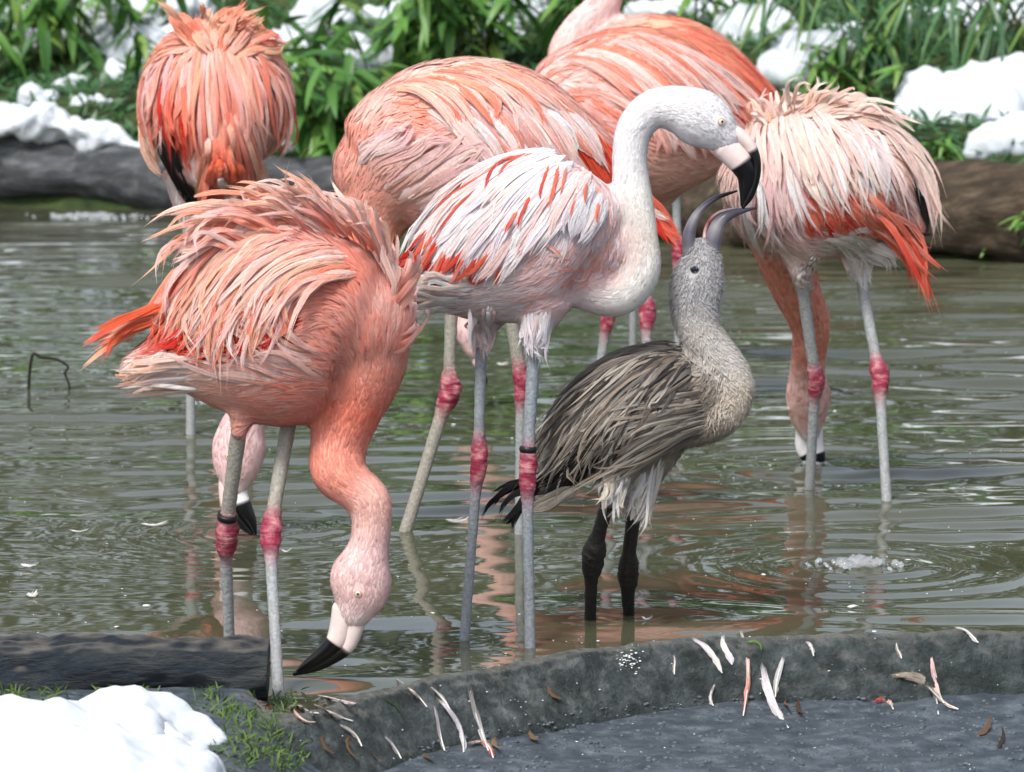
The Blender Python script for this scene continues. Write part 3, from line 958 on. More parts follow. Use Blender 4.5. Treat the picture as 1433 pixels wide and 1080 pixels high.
# ---- ground in front of the kerb
def fg_z(X, Y_):
    s = np.clip((-0.20 - X) / 0.16, 0, 1); s = s * s * (3 - 2 * s)
    z = -0.052 + 0.085 * s
    P = np.stack([X, Y_, np.zeros_like(X)], -1).reshape(-1, 3)
    return z + fbm(P, 9, 5, 6.0, 0.6).reshape(X.shape) * 0.0032
xs = np.concatenate([np.linspace(-6, -1.6, 12), np.arange(-1.5, 1.5, 0.010), np.linspace(1.6, 6, 12)])
ys = np.concatenate([np.linspace(-2, 4.5, 14), np.arange(4.55, 6.2, 0.012)])
V, F = grid('g', xs, ys, fg_z, None)
keep = V[:, 1] < kerb_y(V[:, 0]) - 0.03
F = F[keep[F].all(1)]
GV, GT = V, np.vstack([F[:, :3], F[:, [0, 2, 3]]])
set_props(link_obj('gritty_ground', mesh_np('gritty_ground', V, F), M['mud']), kind='structure')
FG = BVHTree.FromPolygons([Vector(v) for v in np.vstack([KV, GV])], [tuple(t) for t in np.vstack([KT, GT + len(KV)])])
def fg_hit(px, py):
    h = FG.ray_cast(Vector(CAM), Vector(unit(ray(px, py))))
    if h[0] is None:
        return on_plane_z(px, py, 0), np.array([0, 0, 1.0])
    n = np.array(h[1]); n = n if n[2] > 0 or n[1] < 0 else -n
    return np.array(h[0]), n

# ---- logs
def log(name, P, R, mat, label, seed, rough=0.12, cat='log', n=26):
    P = np.array(P, float)
    Q = catmull(np.column_stack([P, R]), 40)
    V, F, tri, tp = loft(Q[:, :3], Q[:, 3], 1.0, n, ref=np.array([0, 0, 1.0]), cap=False)
    c = np.repeat(Q[:, :3], n, 0); c = np.vstack([c, Q[:1, :3], Q[-1:, :3]])
    T = unit(Q[-1, :3] - Q[0, :3])
    W_ = V - np.outer(V @ T, T) * 0.75
    f = fbm(W_, seed, 5, 1.6 / np.mean(R) * 0.2, 0.6)[:, None]
    V = V + unit(V - c) * f * rough * np.mean(R)
    me = mesh_loft(name, [(V, F, tri, tp)])
    return set_props(link_obj(name, me, mat), label, cat)

def at(px, py, Y):
    return on_plane_y(px, py, Y)
log('timber_log', [at(-90, 215, 16.0), at(10, 225, 15.6), at(120, 235, 15.5), at(230, 252, 15.35), at(330, 250, 15.2), at(480, 252, 15.0)], [.14, .135, .125, .11, .10, .09], M['log'],
    'grey weathered log edging the far bank, topped with a strip of snow', 31)
log('timber_log', [at(930, 300, 13.9), at(1100, 300, 13.4), at(1250, 298, 13.15), at(1360, 302, 13.0), at(1500, 305, 12.9)], [.12, .13, .135, .14, .14], M['bark'],
    'brown split log edging the far bank below the large snow drift', 35, rough=0.2)
log('cut_log', [at(-60, 937, 5.46), at(30, 934, 5.45), at(140, 934, 5.45), at(250, 938, 5.45), at(330, 942, 5.45), at(376, 944, 5.45)], [.047, .046, .047, .044, .041, .038], M['wetlog'],
    'wet dark sawn log lying on the near bank behind the snow mound', 41, rough=0.24, n=64)

# ---- snow
def snow(name, lobes, label, hit, voxel=0.02, amp=0.03, nscale=4.0, seed=1, depth=0.8, it=14):
    parts = []
    for (px, py, rx, ry) in lobes:
        p = hit(px, py)
        k = p[1] / FPX
        bm = bmesh.new(); bmesh.ops.create_icosphere(bm, subdivisions=3, radius=1.0)
        V = np.array([v.co[:] for v in bm.verts]); tri = [tuple(v.index for v in f.verts) for f in bm.faces]; bm.free()
        V = V * np.array([rx * k * 1.15, max(rx, ry) * k * depth * 1.15, ry * k * 1.1])
        parts.append((V + p, [], tri, None))
    me = remesh(mesh_loft('s', parts), voxel, it)
    V, T, Nn = mesh_arrays(me)
    V = V + Nn * (fbm(V, seed, 5, nscale * .55, 0.52) * amp * 1.5)[:, None]
    me.vertices.foreach_set('co', V.astype(np.float32).ravel())
    # each separate piece of snow is its own object
    par = np.arange(len(V))
    E_ = np.vstack([T[:, :2], T[:, 1:]])
    while True:
        lo = np.minimum(par[E_[:, 0]], par[E_[:, 1]])
        new = par.copy(); np.minimum.at(new, E_[:, 0], lo); np.minimum.at(new, E_[:, 1], lo)
        new = new[new]
        if (new == par).all(): break
        par = new
    ids = sorted([i for i in np.unique(par) if (par == i).sum() > 60], key=lambda i: -(par == i).sum())
    for i in ids:
        sel = par == i
        mp_ = np.cumsum(sel) - 1
        Ti = mp_[T[sel[T[:, 0]]]]
        set_props(link_obj(name, mesh_np(name, V[sel], Ti), M['snow']), label if i == ids[0] else 'small lump near the ' + label, 'snow', label if len(ids) > 1 else None)

def on_log(px, py):
    return on_plane_y(px, py, 15.45)
snow('snow_strip', [(-10, 172, 40, 20), (45, 170, 40, 21), (85, 176, 38, 20), (120, 187, 36, 19), (150, 198, 34, 16), (185, 206, 32, 14), (215, 213, 24, 11)], 'strip of snow lying along the top of the grey log', on_log, 0.012, 0.012, 9, 51)
snow('snow_patch', [(60, 138, 26, 17), (100, 122, 20, 18), (115, 145, 18, 12)], 'rounded lump of snow just above the grey log', terr_hit, 0.012, 0.012, 9, 52)
snow('snow_patch', [(150, 140, 20, 14), (175, 108, 34, 20), (195, 78, 40, 26), (230, 60, 50, 30), (150, 70, 30, 16)], 'diagonal snow patch beside the ruffled orange flamingo on the bank', terr_hit, 0.015, 0.02, 6, 53)
snow('snow_patch', [(30, 62, 32, 30), (85, 68, 26, 22), (130, 34, 40, 36), (210, 20, 80, 30), (60, 20, 50, 22)], 'broken snow patch showing between leaves above the grey log', terr_hit, 0.015, 0.02, 6, 54)
snow('snow_patch', [(410, 75, 36, 26), (445, 45, 42, 34), (480, 70, 36, 24), (520, 95, 30, 20), (440, 100, 40, 22), (560, 95, 30, 16), (410, 205, 14, 22), (400, 130, 16, 20)], 'snow heap behind the leafy shrub between two orange flamingos', terr_hit, 0.018, 0.02, 6, 55)
snow('snow_patch', [(640, 60, 44, 26), (700, 55, 40, 26), (600, 30, 50, 24), (560, 20, 50, 20), (730, 20, 50, 22)], 'snow glimpsed through the leaves above the broad pink flamingo', terr_hit, 0.02, 0.02, 6, 56)
snow('snow_patch', [(1080, 50, 60, 36), (1150, 70, 70, 30), (1195, 50, 50, 26), (1110, 105, 40, 20), (940, 15, 50, 16), (1040, 20, 60, 20)], 'snow heap behind hanging blades of leaves on the bank', terr_hit, 0.02, 0.022, 5, 57)
snow('snow_drift', [(1288, 128, 30, 28), (1300, 158, 52, 30), (1350, 148, 66, 36), (1410, 125, 66, 40), (1440, 150, 56, 40), (1268, 172, 40, 18), (1330, 172, 60, 22), (1395, 165, 50, 24)], 'large smooth snow drift above the brown log', terr_hit, 0.02, 0.018, 4, 58)
snow('snow_drift', [(1395, 205, 40, 26), (1435, 195, 40, 34), (1370, 215, 22, 14)], 'lower rounded snow drift resting against the brown log', terr_hit, 0.015, 0.015, 5, 59)
snow('snow_patch', [(1330, 20, 60, 20), (1405, 40, 50, 24), (1440, 20, 60, 24)], 'snow patch behind strap leaves above the large drift', terr_hit, 0.02, 0.02, 5, 60)
def on_fg(px, py):
    return fg_hit(px, py)[0]
snow('snow_mound', [(-30, 1065, 150, 76), (40, 1062, 140, 72), (120, 1052, 110, 72), (175, 1040, 80, 70), (215, 1032, 62, 64), (252, 1036, 46, 46), (284, 1040, 34, 28), (308, 1040, 20, 14), (80, 1100, 210, 70), (150, 1095, 120, 60)], 'big smooth snow mound in front of the wet sawn log', on_fg, 0.008, 0.0035, 16, 61, it=40)
snow('snow_lump', [(225, 1042, 32, 40), (240, 1050, 36, 42), (262, 1064, 38, 40), (285, 1080, 34, 34)], 'smaller rounded snow lump leaning on the big mound', lambda a, b: on_fg(a, b) + np.array([0, -0.03, 0]), 0.007, 0.0025, 20, 62, it=24)

# ================================================================== BIRDS
def foot_Y(*pp):
    return float(np.mean([on_plane_z(*p)[1] for p in pp]))

# ---------------------------------------------------------------- A: ruffled salmon bird, head down
YA = foot_Y((323, 935), (390, 975))
A = Bird('flamingo', 'ruffled salmon flamingo dangling its head low over the water beside the sawn log', 'flamingos wading in the pond', YA,
    torso=[(192, 517, 0, 24, .8), (240, 500, 0, 46, .85), (295, 487, 0, 92, .82), (350, 472, 0, 130, .78), (415, 456, 0, 138, .76), (470, 450, 0, 114, .8), (505, 460, 0, 82, .85)],
    neck=[(498, 440, 0, 74, .8, 'salmon', 'pink'), (503, 510, 0, 66, .85, 'salmon', 'pink'), (488, 570, 0, 50, .9, 'salmon', 'coral'), (474, 622, 0, 41, .95, 'salmon', 'pink'), (474, 658, -.01, 40, .95, 'salmon', 'pink'), (494, 681, -.015, 33, 1, 'pink', 'salmon'), (517, 702, -.02, 31, 1, 'pink', 'pale'), (520, 738, -.02, 28, 1, 'blush', 'pink'), (515, 770, -.02, 30, .95, 'blush', 'rose'), (506, 803, -.02, 44, .75, 'blush', 'rose'), (503, 832, -.02, 41, .72, 'blush', 'rose'), (495, 858, -.02, 27, .75, 'blush', 'white')],
    thighs=[[(345, 565, -.03, 24, .9), (338, 592, -.03, 14, .9), (335, 606, -.03, 11, 1)], [(412, 555, .03, 24, .9), (408, 582, .03, 14, .9), (406, 594, .03, 11, 1)]])
A.eyes = [(501, 830, 4.5)]
A.build_body()
rowsA = [
    (180, 520, -1, .25, 46, 6, 'cream', 'peach', .1), (215, 505, -1, .25, 46, 7, 'cream', 'pale', .08), (225, 530, -1, .2, 46, 6, 'cream', 'peach', .08), (270, 535, -1, .15, 46, 6, 'pale', 'peach', .06), (255, 505, -1, .15, 46, 6, 'white', 'pale', .06), (330, 560, -1, .1, 42, 5, 'pink', 'peach', .04), (400, 560, -1, .0, 40, 5, 'salmon', 'pink', .04),
    (300, 510, -1, .05, 46, 7, 'cream', 'pale', .06), (380, 505, -1, -.2, 46, 8, 'pink', 'pale', .10), (440, 520, -.95, -.35, 44, 8, 'salmon', 'pink', .1), (360, 470, -.9, -.45, 46, 8, 'pale', 'pink', .14),
    (470, 480, -.8, -.6, 40, 8, 'pink', 'salmon', .1), (520, 500, -.2, -1, 42, 7, 'salmon', 'pink', .16), (555, 470, .35, -1, 42, 7, 'pink', 'blush', .22), (565, 420, .25, -1, 46, 7, 'pink', 'blush', .25),
    (540, 370, -.05, -1, 50, 7, 'pale', 'salmon', .25), (510, 330, -.35, -1, 56, 7, 'blush', 'salmon', .25), (460, 310, -.75, -.7, 60, 7, 'pale', 'salmon', .22), (400, 300, -1, -.3, 64, 7, 'pale', 'pink', .2),
    (340, 330, -1, .05, 66, 7, 'blush', 'pale', .14), (280, 370, -.85, .55, 66, 7, 'pale', 'salmon', .1), (235, 420, -.5, .85, 60, 7, 'orange', 'coral', .06),
    (300, 430, -.3, .95, 62, 7, 'pink', 'pale', .08), (360, 410, -.4, .9, 62, 7, 'pale', 'salmon', .08), (420, 380, -.75, .6, 56, 7, 'blush', 'salmon', .08), (470, 410, -.95, .1, 46, 7, 'salmon', 'pink', .08), (500, 400, -.7, -.6, 46, 7, 'salmon', 'coral', .12),
    (430, 440, -.6, .6, 46, 7, 'pink', 'salmon', .06), (250, 465, -.4, .9, 50, 8, 'red', 'deep', .03), (340, 475, -.5, .8, 46, 8, 'red', 'orange', .03)]
A.plumage(rowsA, 3600, neckLW=(17, 3.2, .05), zone='body', wscale=.8)
A.plumage(rowsA, 8640, neckLW=(14, 0.57, .004), zone='neck', K=3, strands=0, bri=.02, colspread=.6, small_boost=False, camber=.05)
A.plumage(rowsA, 900, neckLW=(17, 3, .06), lscale=1.15, wscale=0.4, zone='body', mask=lambda p, c: ((p[:, 1] < 500) & (p[:, 0] > 230)).astype(float) + .02)
# deep red secondaries low on the wing
A.fan('wing_feather', [[(300, 420), (270, 440), (245, 465), (222, 480)], [(340, 430), (310, 455), (280, 480), (255, 495)], [(400, 440), (370, 465), (335, 485), (305, 498)], [(430, 450), (410, 470), (385, 485), (355, 492)]], 16, 9, ['red', 'deep'], ['red', 'deep', 'orange'], h=(.004, .006, .008, .008))
A.fan('wing_feather', [[(300, 455), (275, 470), (250, 485), (232, 490)], [(350, 470), (310, 485), (280, 494), (255, 497)]], 5, 8, ['black'], ['black'], h=(.004, .005, .006, .006))
# long drooping scapulars
for kk, (ss, n_, ww, cs) in enumerate([
    ([[(330, 335), (285, 365), (262, 420), (262, 480)], [(360, 330), (315, 375), (292, 430), (290, 492)], [(395, 335), (350, 380), (325, 435), (318, 500)], [(430, 345), (388, 385), (360, 440), (350, 490)], [(460, 370), (420, 400), (395, 445), (385, 480)]], 50, 4.6, ['pale', 'salmon', 'pink', 'coral', 'peach']),
    ([[(400, 310), (330, 325), (275, 365), (238, 430)], [(420, 320), (350, 345), (300, 390), (275, 455)], [(440, 335), (380, 360), (335, 410), (315, 465)], [(465, 350), (410, 375), (370, 420), (355, 465)]], 52, 4.4, ['pale', 'blush', 'pink', 'salmon', 'peach']),
    ([[(480, 345), (420, 350), (360, 380), (330, 430)], [(490, 365), (440, 375), (400, 400), (375, 440)], [(500, 390), (460, 395), (425, 415), (400, 450)]], 32, 4.2, ['pale', 'salmon', 'peach', 'pink'])]):
    A.fan('back_feather', ss, n_, ww, cs, ['pale', 'blush', 'salmon', 'peach'], jit=9, lenjit=.2, h=(.002, .012 + .004 * kk, .014 + .004 * kk, .014 + .003 * kk))
    A.fan('back_feather', ss, n_, ww, cs, ['pale', 'blush', 'salmon'], jit=7, h=(.002, .012, .014, .014), side=-1, part=False)
# spiky ruff along the back
A.fan('back_feather', [[(300, 350), (268, 345), (245, 365), (225, 400)], [(330, 330), (290, 315), (262, 320), (236, 338)], [(360, 318), (320, 300), (280, 305), (248, 325)], [(390, 310), (350, 288), (315, 290), (290, 300)], [(415, 305), (385, 275), (360, 268), (336, 272)], [(440, 305), (415, 280), (392, 264), (366, 262)], [(462, 308), (440, 280), (420, 266), (404, 258)], [(490, 318), (470, 290), (456, 275), (440, 262)], [(515, 335), (500, 308), (492, 292), (478, 280)], [(540, 365), (530, 335), (524, 318), (514, 305)], [(560, 405), (555, 372), (550, 352), (544, 334)]],
      80, 4, ['salmon', 'pale', 'pink'], ['pale', 'peach', 'blush'], jit=8, h=(.0, .006, .010, .012), depth_jit=.03, lenjit=.3)
A.fan('back_feather', [[(330, 360), (295, 345), (265, 350), (240, 375)], [(370, 335), (325, 315), (290, 318), (262, 335)], [(420, 325), (380, 300), (350, 292), (318, 296)], [(460, 325), (430, 300), (405, 285), (380, 280)], [(495, 335), (475, 308), (455, 292), (435, 282)], [(525, 355), (512, 328), (500, 312), (485, 302)], [(548, 395), (542, 365), (535, 345), (526, 330)], [(560, 440), (562, 412), (560, 390), (556, 372)]], 110, 4, ['salmon', 'pale', 'pink', 'coral'], ['pale', 'peach', 'blush'], jit=9, h=(.0, .004, .006, .008), depth_jit=.035, lenjit=.25, part=False)
A.fan('vent_feather', [[(290, 496), (262, 498), (232, 500), (202, 506)], [(275, 512), (245, 510), (210, 512), (176, 518)], [(265, 526), (235, 526), (205, 528), (172, 532)], [(290, 548), (262, 545), (230, 543), (200, 546)]], 40, 4, ['cream', 'white', 'peach', 'pale'], ['cream', 'peach', 'pale'], jit=6, h=(.001, .003, .004, .003), depth_jit=.012, lenjit=.2, fray=.6)
A.fan('back_feather', [[(548, 400), (562, 380), (570, 362), (572, 345)], [(556, 450), (570, 432), (576, 415), (578, 400)], [(552, 500), (568, 488), (576, 472), (580, 455)]], 14, 6, ['pink', 'salmon'], ['pale', 'blush'], jit=5, h=(0, .006, .01, .012), depth_jit=.03)
# flank feathers turned up over the wing edge
A.fan('flank_feather', [[(470, 500), (430, 490), (400, 470), (372, 445)], [(460, 515), (420, 505), (380, 485), (345, 468)], [(440, 530), (390, 520), (350, 502), (310, 492)], [(400, 540), (350, 530), (310, 515), (270, 505)]], 36, 4.5, ['pink', 'salmon', 'pale'], ['blush', 'pink', 'pale'], jit=9, h=(.001, .004, .008, .012), lenjit=.35)
# tail coverts: orange plumes
A.fan('tail_feather', [[(250, 415), (210, 425), (170, 445), (128, 468)], [(250, 425), (212, 438), (175, 455), (145, 470)], [(248, 430), (205, 450), (165, 475), (126, 508)], [(245, 435), (215, 445), (190, 455), (165, 470)]], 13, 8, ['orange', 'coral', 'red'], ['orange', 'coral', 'peach'], jit=5, h=(.0, 0, 0, 0), depth_jit=.02)
A.fan('tail_feather', [[(262, 380), (235, 395), (215, 425), (206, 455)], [(280, 385), (250, 410), (232, 440), (225, 470)]], 9, 7, ['orange', 'coral', 'peach'], ['pale', 'coral', 'orange'], h=(.004, .006, .006, .006))
A.leg((336, 590), (315, 748), (323, 935), w=(23, 33, 16), band=30, off_top=-.03, knee_len=34, cols=('legw', 'knee', 'leg'))
A.leg((407, 575), (377, 745), (390, 975), w=(23, 31, 16), off_top=.03, knee_len=32, cols=('legw', 'knee', 'leg'))
A.bill('upper_bill', [(499, 850, 19, .8), (495, 876, 15, .8), (486, 903, 11.5, .8), (466, 919, 10, .75), (440, 933, 7.5, .7), (412, 943, 3, .7)], black=.44, colA='billp', off=-.02)
A.bill('lower_bill', [(482, 852, 18, .78), (477, 876, 16, .83), (470, 898, 15, .83), (453, 915, 12, .78), (430, 931, 8, .75), (413, 942, 2, .7)], black=.41, colA='billp', off=-.02)
A.eye(501, 830, 4.5)
A.finish(rowsA, (17, 3.2, .05))

# ---------------------------------------------------------------- B: white bird feeding the chick
YB = foot_Y((650, 895), (742, 905))
Bb = Bird('flamingo', 'white-necked flamingo bending its black-tipped bill into the open bill of the grey chick', 'flamingos wading in the pond', YB,
    torso=[(580, 402, 0, 32, .8), (622, 378, 0, 76, .8), (675, 356, 0, 102, .8), (730, 338, 0, 118, .78), (780, 330, 0, 112, .8), (820, 336, 0, 84, .8), (842, 350, 0, 48, .85)],
    neck=[(800, 370, 0, 60, .8, 'lilac', 'pink'), (832, 402, 0, 38, .9, 'white', 'blush'), (868, 408, 0, 34, .95, 'ivory', 'white'), (893, 378, 0, 32, .95, 'ivory', 'white'), (893, 330, 0, 28, 1, 'ivory', 'cream'), (887, 280, 0, 27, 1, 'ivory', 'white'), (881, 225, 0, 25, 1, 'white', 'white'), (888, 180, 0, 26, 1, 'white', 'white'), (913, 153, 0, 28, 1, 'white', 'white'), (945, 152, 0, 33, .95, 'white', 'white'), (975, 163, 0, 41, .8, 'white', 'white'), (998, 178, 0, 37, .75, 'white', 'white'), (1015, 194, 0, 24, .75, 'white', 'lilac')],
    thighs=[[(690, 425, .03, 36, .9), (678, 455, .03, 19, .9), (674, 478, .03, 10, 1)], [(760, 420, -.03, 42, .9), (750, 460, -.03, 22, .9), (748, 488, -.03, 11, 1)]])
Bb.fray = .45
Bb.eyes = [(1009, 170, 4.6)]
Bb.build_body()
rowsB = [
    (580, 425, -1, .1, 44, 7, 'white', 'cream', .06), (630, 425, -1, .15, 44, 6, 'white', 'blush', .04), (700, 425, -1, .1, 40, 5, 'white', 'blush', .03), (770, 420, -.9, .35, 36, 5, 'pink', 'lilac', .03), (680, 450, -.3, 1, 24, 4, 'blush', 'white', .05), (750, 465, -.1, 1, 22, 4, 'white', 'lilac', .06),
    (650, 390, -1, -.05, 44, 7, 'white', 'lilac', .06), (720, 385, -1, .1, 40, 6, 'white', 'blush', .04), (790, 380, -.85, .45, 34, 5, 'pink', 'lilac', .04), (830, 380, -.5, .85, 30, 5, 'salmon', 'lilac', .04),
    (850, 330, -.2, 1, 30, 6, 'pink', 'lilac', .04), (850, 285, -.3, 1, 34, 7, 'lilac', 'pink', .03), (815, 240, -.6, .8, 44, 8, 'lilac', 'salmon', .03), (760, 215, -1, .25, 56, 8, 'lilac', 'white', .03), (700, 225, -.95, .35, 62, 8, 'white', 'lilac', .03), (640, 265, -.8, .6, 62, 8, 'white', 'blush', .03), (590, 315, -.7, .75, 56, 8, 'blush', 'white', .03), (565, 355, -.6, .8, 48, 8, 'red', 'pale', .02),
    (800, 290, -.35, .95, 54, 9, 'lilac', 'white', .03), (740, 290, -.45, .9, 64, 10, 'lilac', 'white', .03), (680, 300, -.6, .8, 68, 10, 'lilac', 'white', .03), (630, 340, -.6, .8, 60, 9, 'white', 'blush', .03), (690, 355, -.5, .85, 56, 9, 'lilac', 'white', .03), (770, 345, -.7, .7, 40, 7, 'lilac', 'pink', .05), (600, 370, -.5, .85, 50, 8, 'red', 'pink', .02), (820, 330, -.7, .6, 34, 6, 'pink', 'lilac', .05)]
Bb.plumage(rowsB, 3000, neckLW=(11, 2.6, .03), bri=.05, zone='body', wscale=.85)
Bb.plumage(rowsB, 10080, neckLW=(10, 0.47, .004), zone='neck', K=3, strands=0, bri=.02, colspread=.6, small_boost=False, camber=.05)
Bb.plumage(rowsB, 700, neckLW=(11, 2.6, .03), bri=.05, zone='body', lscale=1.1, wscale=.5, mask=lambda p, c: ((p[:, 1] < 400) & (p[:, 0] < 865)).astype(float) + .02)
Bb.fan('wing_feather', [[(600, 330), (582, 350), (568, 365), (556, 375)], [(620, 330), (600, 355), (585, 375), (572, 388)], [(650, 335), (632, 360), (618, 378), (605, 388)], [(690, 345), (675, 365), (660, 380), (648, 390)], [(720, 350), (706, 370), (695, 384), (684, 392)]], 16, 6, ['red', 'coral', 'deep'], ['red', 'deep', 'coral'], h=(.002, .004, .004, .003))
Bb.fan('wing_feather', [[(605, 318), (585, 340), (570, 358), (556, 372)], [(618, 335), (600, 358), (588, 374), (576, 386)], [(640, 345), (626, 364), (615, 378), (604, 388)], [(690, 358), (680, 370), (670, 380), (662, 388)]], 14, 4, ['red', 'coral'], ['red', 'coral', 'pink'], h=(.010, .012, .011, .010))
for kk, (ss, n_, ww, cs, tc_) in enumerate([
    ([[(690, 270), (655, 300), (622, 340), (598, 385)], [(715, 275), (685, 310), (655, 350), (635, 390)], [(745, 285), (720, 320), (695, 355), (675, 390)], [(770, 300), (750, 330), (725, 362), (705, 388)]], 22, 10, ['lilac', 'white', 'blush'], ['white', 'lilac', 'blush']),
    ([[(720, 225), (660, 255), (610, 300), (562, 355)], [(735, 235), (680, 265), (635, 310), (595, 360)], [(755, 245), (710, 280), (670, 320), (640, 370)], [(785, 255), (755, 285), (725, 320), (705, 360)], [(815, 265), (795, 295), (770, 325), (752, 350)]], 36, 9, ['lilac', 'white', 'white', 'blush'], ['white', 'lilac', 'white', 'blush']),
    ([[(770, 210), (710, 220), (650, 250), (600, 300)], [(780, 218), (735, 235), (690, 265), (650, 305)], [(800, 225), (770, 250), (740, 280), (720, 315)], [(825, 245), (810, 270), (795, 298), (785, 325)], [(848, 280), (840, 300), (830, 320), (820, 340)]], 34, 8, ['lilac', 'blush', 'white', 'white'], ['lilac', 'white', 'blush'])]):
    Bb.fan('wing_feather', ss, n_, ww, cs, tc_, jit=5, h=(.002, .005 + .003 * kk, .006 + .003 * kk, .005 + .002 * kk))
    Bb.fan('wing_feather', ss, n_, ww, cs, tc_, jit=5, h=(.002, .006, .007, .006), side=-1, part=False)
# coral flecked coverts
for q in [[(735, 218), (700, 232), (685, 250), (678, 270)], [(752, 216), (728, 225), (712, 236), (704, 248)], [(768, 232), (762, 250), (757, 265), (755, 278)], [(780, 235), (776, 255), (772, 275), (768, 295)], [(792, 238), (788, 252), (785, 265), (782, 275)], [(745, 268), (738, 285), (728, 305), (722, 325)], [(804, 268), (802, 280), (798, 292), (795, 302)], [(700, 235), (668, 255), (640, 275), (615, 300)], [(690, 255), (660, 275), (632, 305), (612, 335)], [(818, 258), (815, 268), (813, 278), (811, 288)], [(728, 288), (718, 305), (710, 318), (705, 330)], [(835, 285), (832, 295), (830, 303), (829, 312)]]:
    Bb.fan('covert_feather', [q], 1, 2.7, ['salmon', 'coral'], ['coral', 'red'], jit=1, h=(.010, .014, .015, .014), K=7, tip=.75, fray=2.4)
Bb.fan('covert_feather', [[(800, 365), (785, 352), (772, 340), (758, 335)], [(812, 385), (795, 372), (780, 360), (760, 352)], [(840, 360), (832, 375), (822, 385), (812, 395)], [(850, 340), (846, 355), (842, 368), (836, 380)]], 7, 2.2, ['salmon', 'pink'], ['pink', 'blush'], jit=7, h=(.001, .002, .003, .003))
# fluffy white vent
Bb.fan('vent_feather', [[(660, 390), (630, 385), (600, 382), (575, 385)], [(650, 410), (620, 408), (590, 405), (562, 408)], [(650, 430), (620, 430), (590, 432), (566, 436)]], 34, 3.6, ['white', 'blush', 'cream'], ['white', 'cream'], jit=9, h=(.003, .007, .009, .009), depth_jit=.02, fray=3, lenjit=.3)
Bb.fan('thigh_feather', [[(662, 430), (663, 448), (664, 462), (663, 474)], [(676, 435), (676, 452), (675, 468), (674, 482)], [(692, 430), (690, 450), (687, 465), (684, 476)]], 46, 3, ['white', 'blush', 'lilac'], ['white', 'blush'], jit=5, h=(.001, .003, .004, .003), lenjit=.3, depth_jit=.008, part=False, fray=3)
Bb.fan('thigh_feather', [[(730, 440), (733, 456), (735, 470), (735, 484)], [(750, 440), (749, 460), (748, 476), (748, 494)], [(772, 435), (768, 455), (763, 472), (758, 486)]], 60, 3, ['white', 'blush', 'lilac'], ['white', 'lilac'], jit=5, h=(.001, .003, .004, .003), lenjit=.3, depth_jit=.008, part=False, fray=3)
Bb.leg((674, 470), (669, 643), (650, 895), w=(17, 25, 14), off_top=.03, knee_len=36, cols=('legd', 'knee', 'legd'))
Bb.leg((748, 482), (737, 658), (742, 905), w=(19, 26, 15), off_top=-.03, knee_len=36, band=30, cols=('legd', 'knee', 'legd'))
Bb.bill('lower_bill', [(1014, 204, 19, .8), (1026, 216, 18.5, .8), (1038, 230, 17, .8), (1045, 246, 14, .75), (1044, 266, 10, .7), (1039, 287, 3, .7)], black=.37, colA='billp')
Bb.bill('upper_bill', [(1018, 184, 14, .85), (1034, 190, 11, .9), (1048, 202, 8.5, .95), (1057, 220, 7, 1.0), (1058, 244, 6.5, 1.0), (1050, 272, 6, 1.0), (1040, 290, 2.5, 1.0)], black=.41, colA='billp')
Bb.eye(1009, 170, 4.6)
Bb.finish(rowsB, (11, 2.6, .03))

# ---------------------------------------------------------------- C: grey chick begging
YC = foot_Y((826, 868), (880, 862))
YC = YC * 0.35 + YB * 0.65
Cc = Bird('flamingo_chick', 'grey-brown downy flamingo chick with dark legs begging with its bill wide open', None, YC,
    torso=[(752, 672, 0, 22, .8), (785, 640, 0, 46, .85), (830, 603, 0, 70, .85), (885, 570, 0, 82, .85), (935, 552, 0, 74, .85), (968, 548, 0, 50, .85)],
    neck=[(950, 585, 0, 44, .85, 'fawn', 'tan'), (985, 588, 0, 34, .9, 'tan', 'fawn'), (1014, 574, 0, 30, .95, 'cdown', 'tan'), (1027, 546, 0, 28, .95, 'cdown', 'tan'), (1016, 514, 0, 27, .95, 'cdown', 'chead'), (992, 485, 0, 28, .95, 'chead', 'cdown'), (976, 455, 0, 31, .95, 'chead', 'cdown'), (973, 420, 0, 36, .85, 'chead', 'grey'), (977, 390, 0, 36, .8, 'chead', 'grey'), (982, 365, 0, 29, .75, 'chead', 'grey'), (982, 350, 0, 22, .75, 'grey', 'chead')],
    thighs=[[(880, 625, -.02, 40, .9), (862, 665, -.02, 24, .9), (852, 700, -.02, 12, 1)], [(920, 615, .02, 40, .9), (898, 670, .02, 24, .9), (888, 712, .02, 13, 1)]], voxel=.0055)
Cc.eyes = [(972, 377, 4.6)]
Cc.build_body()
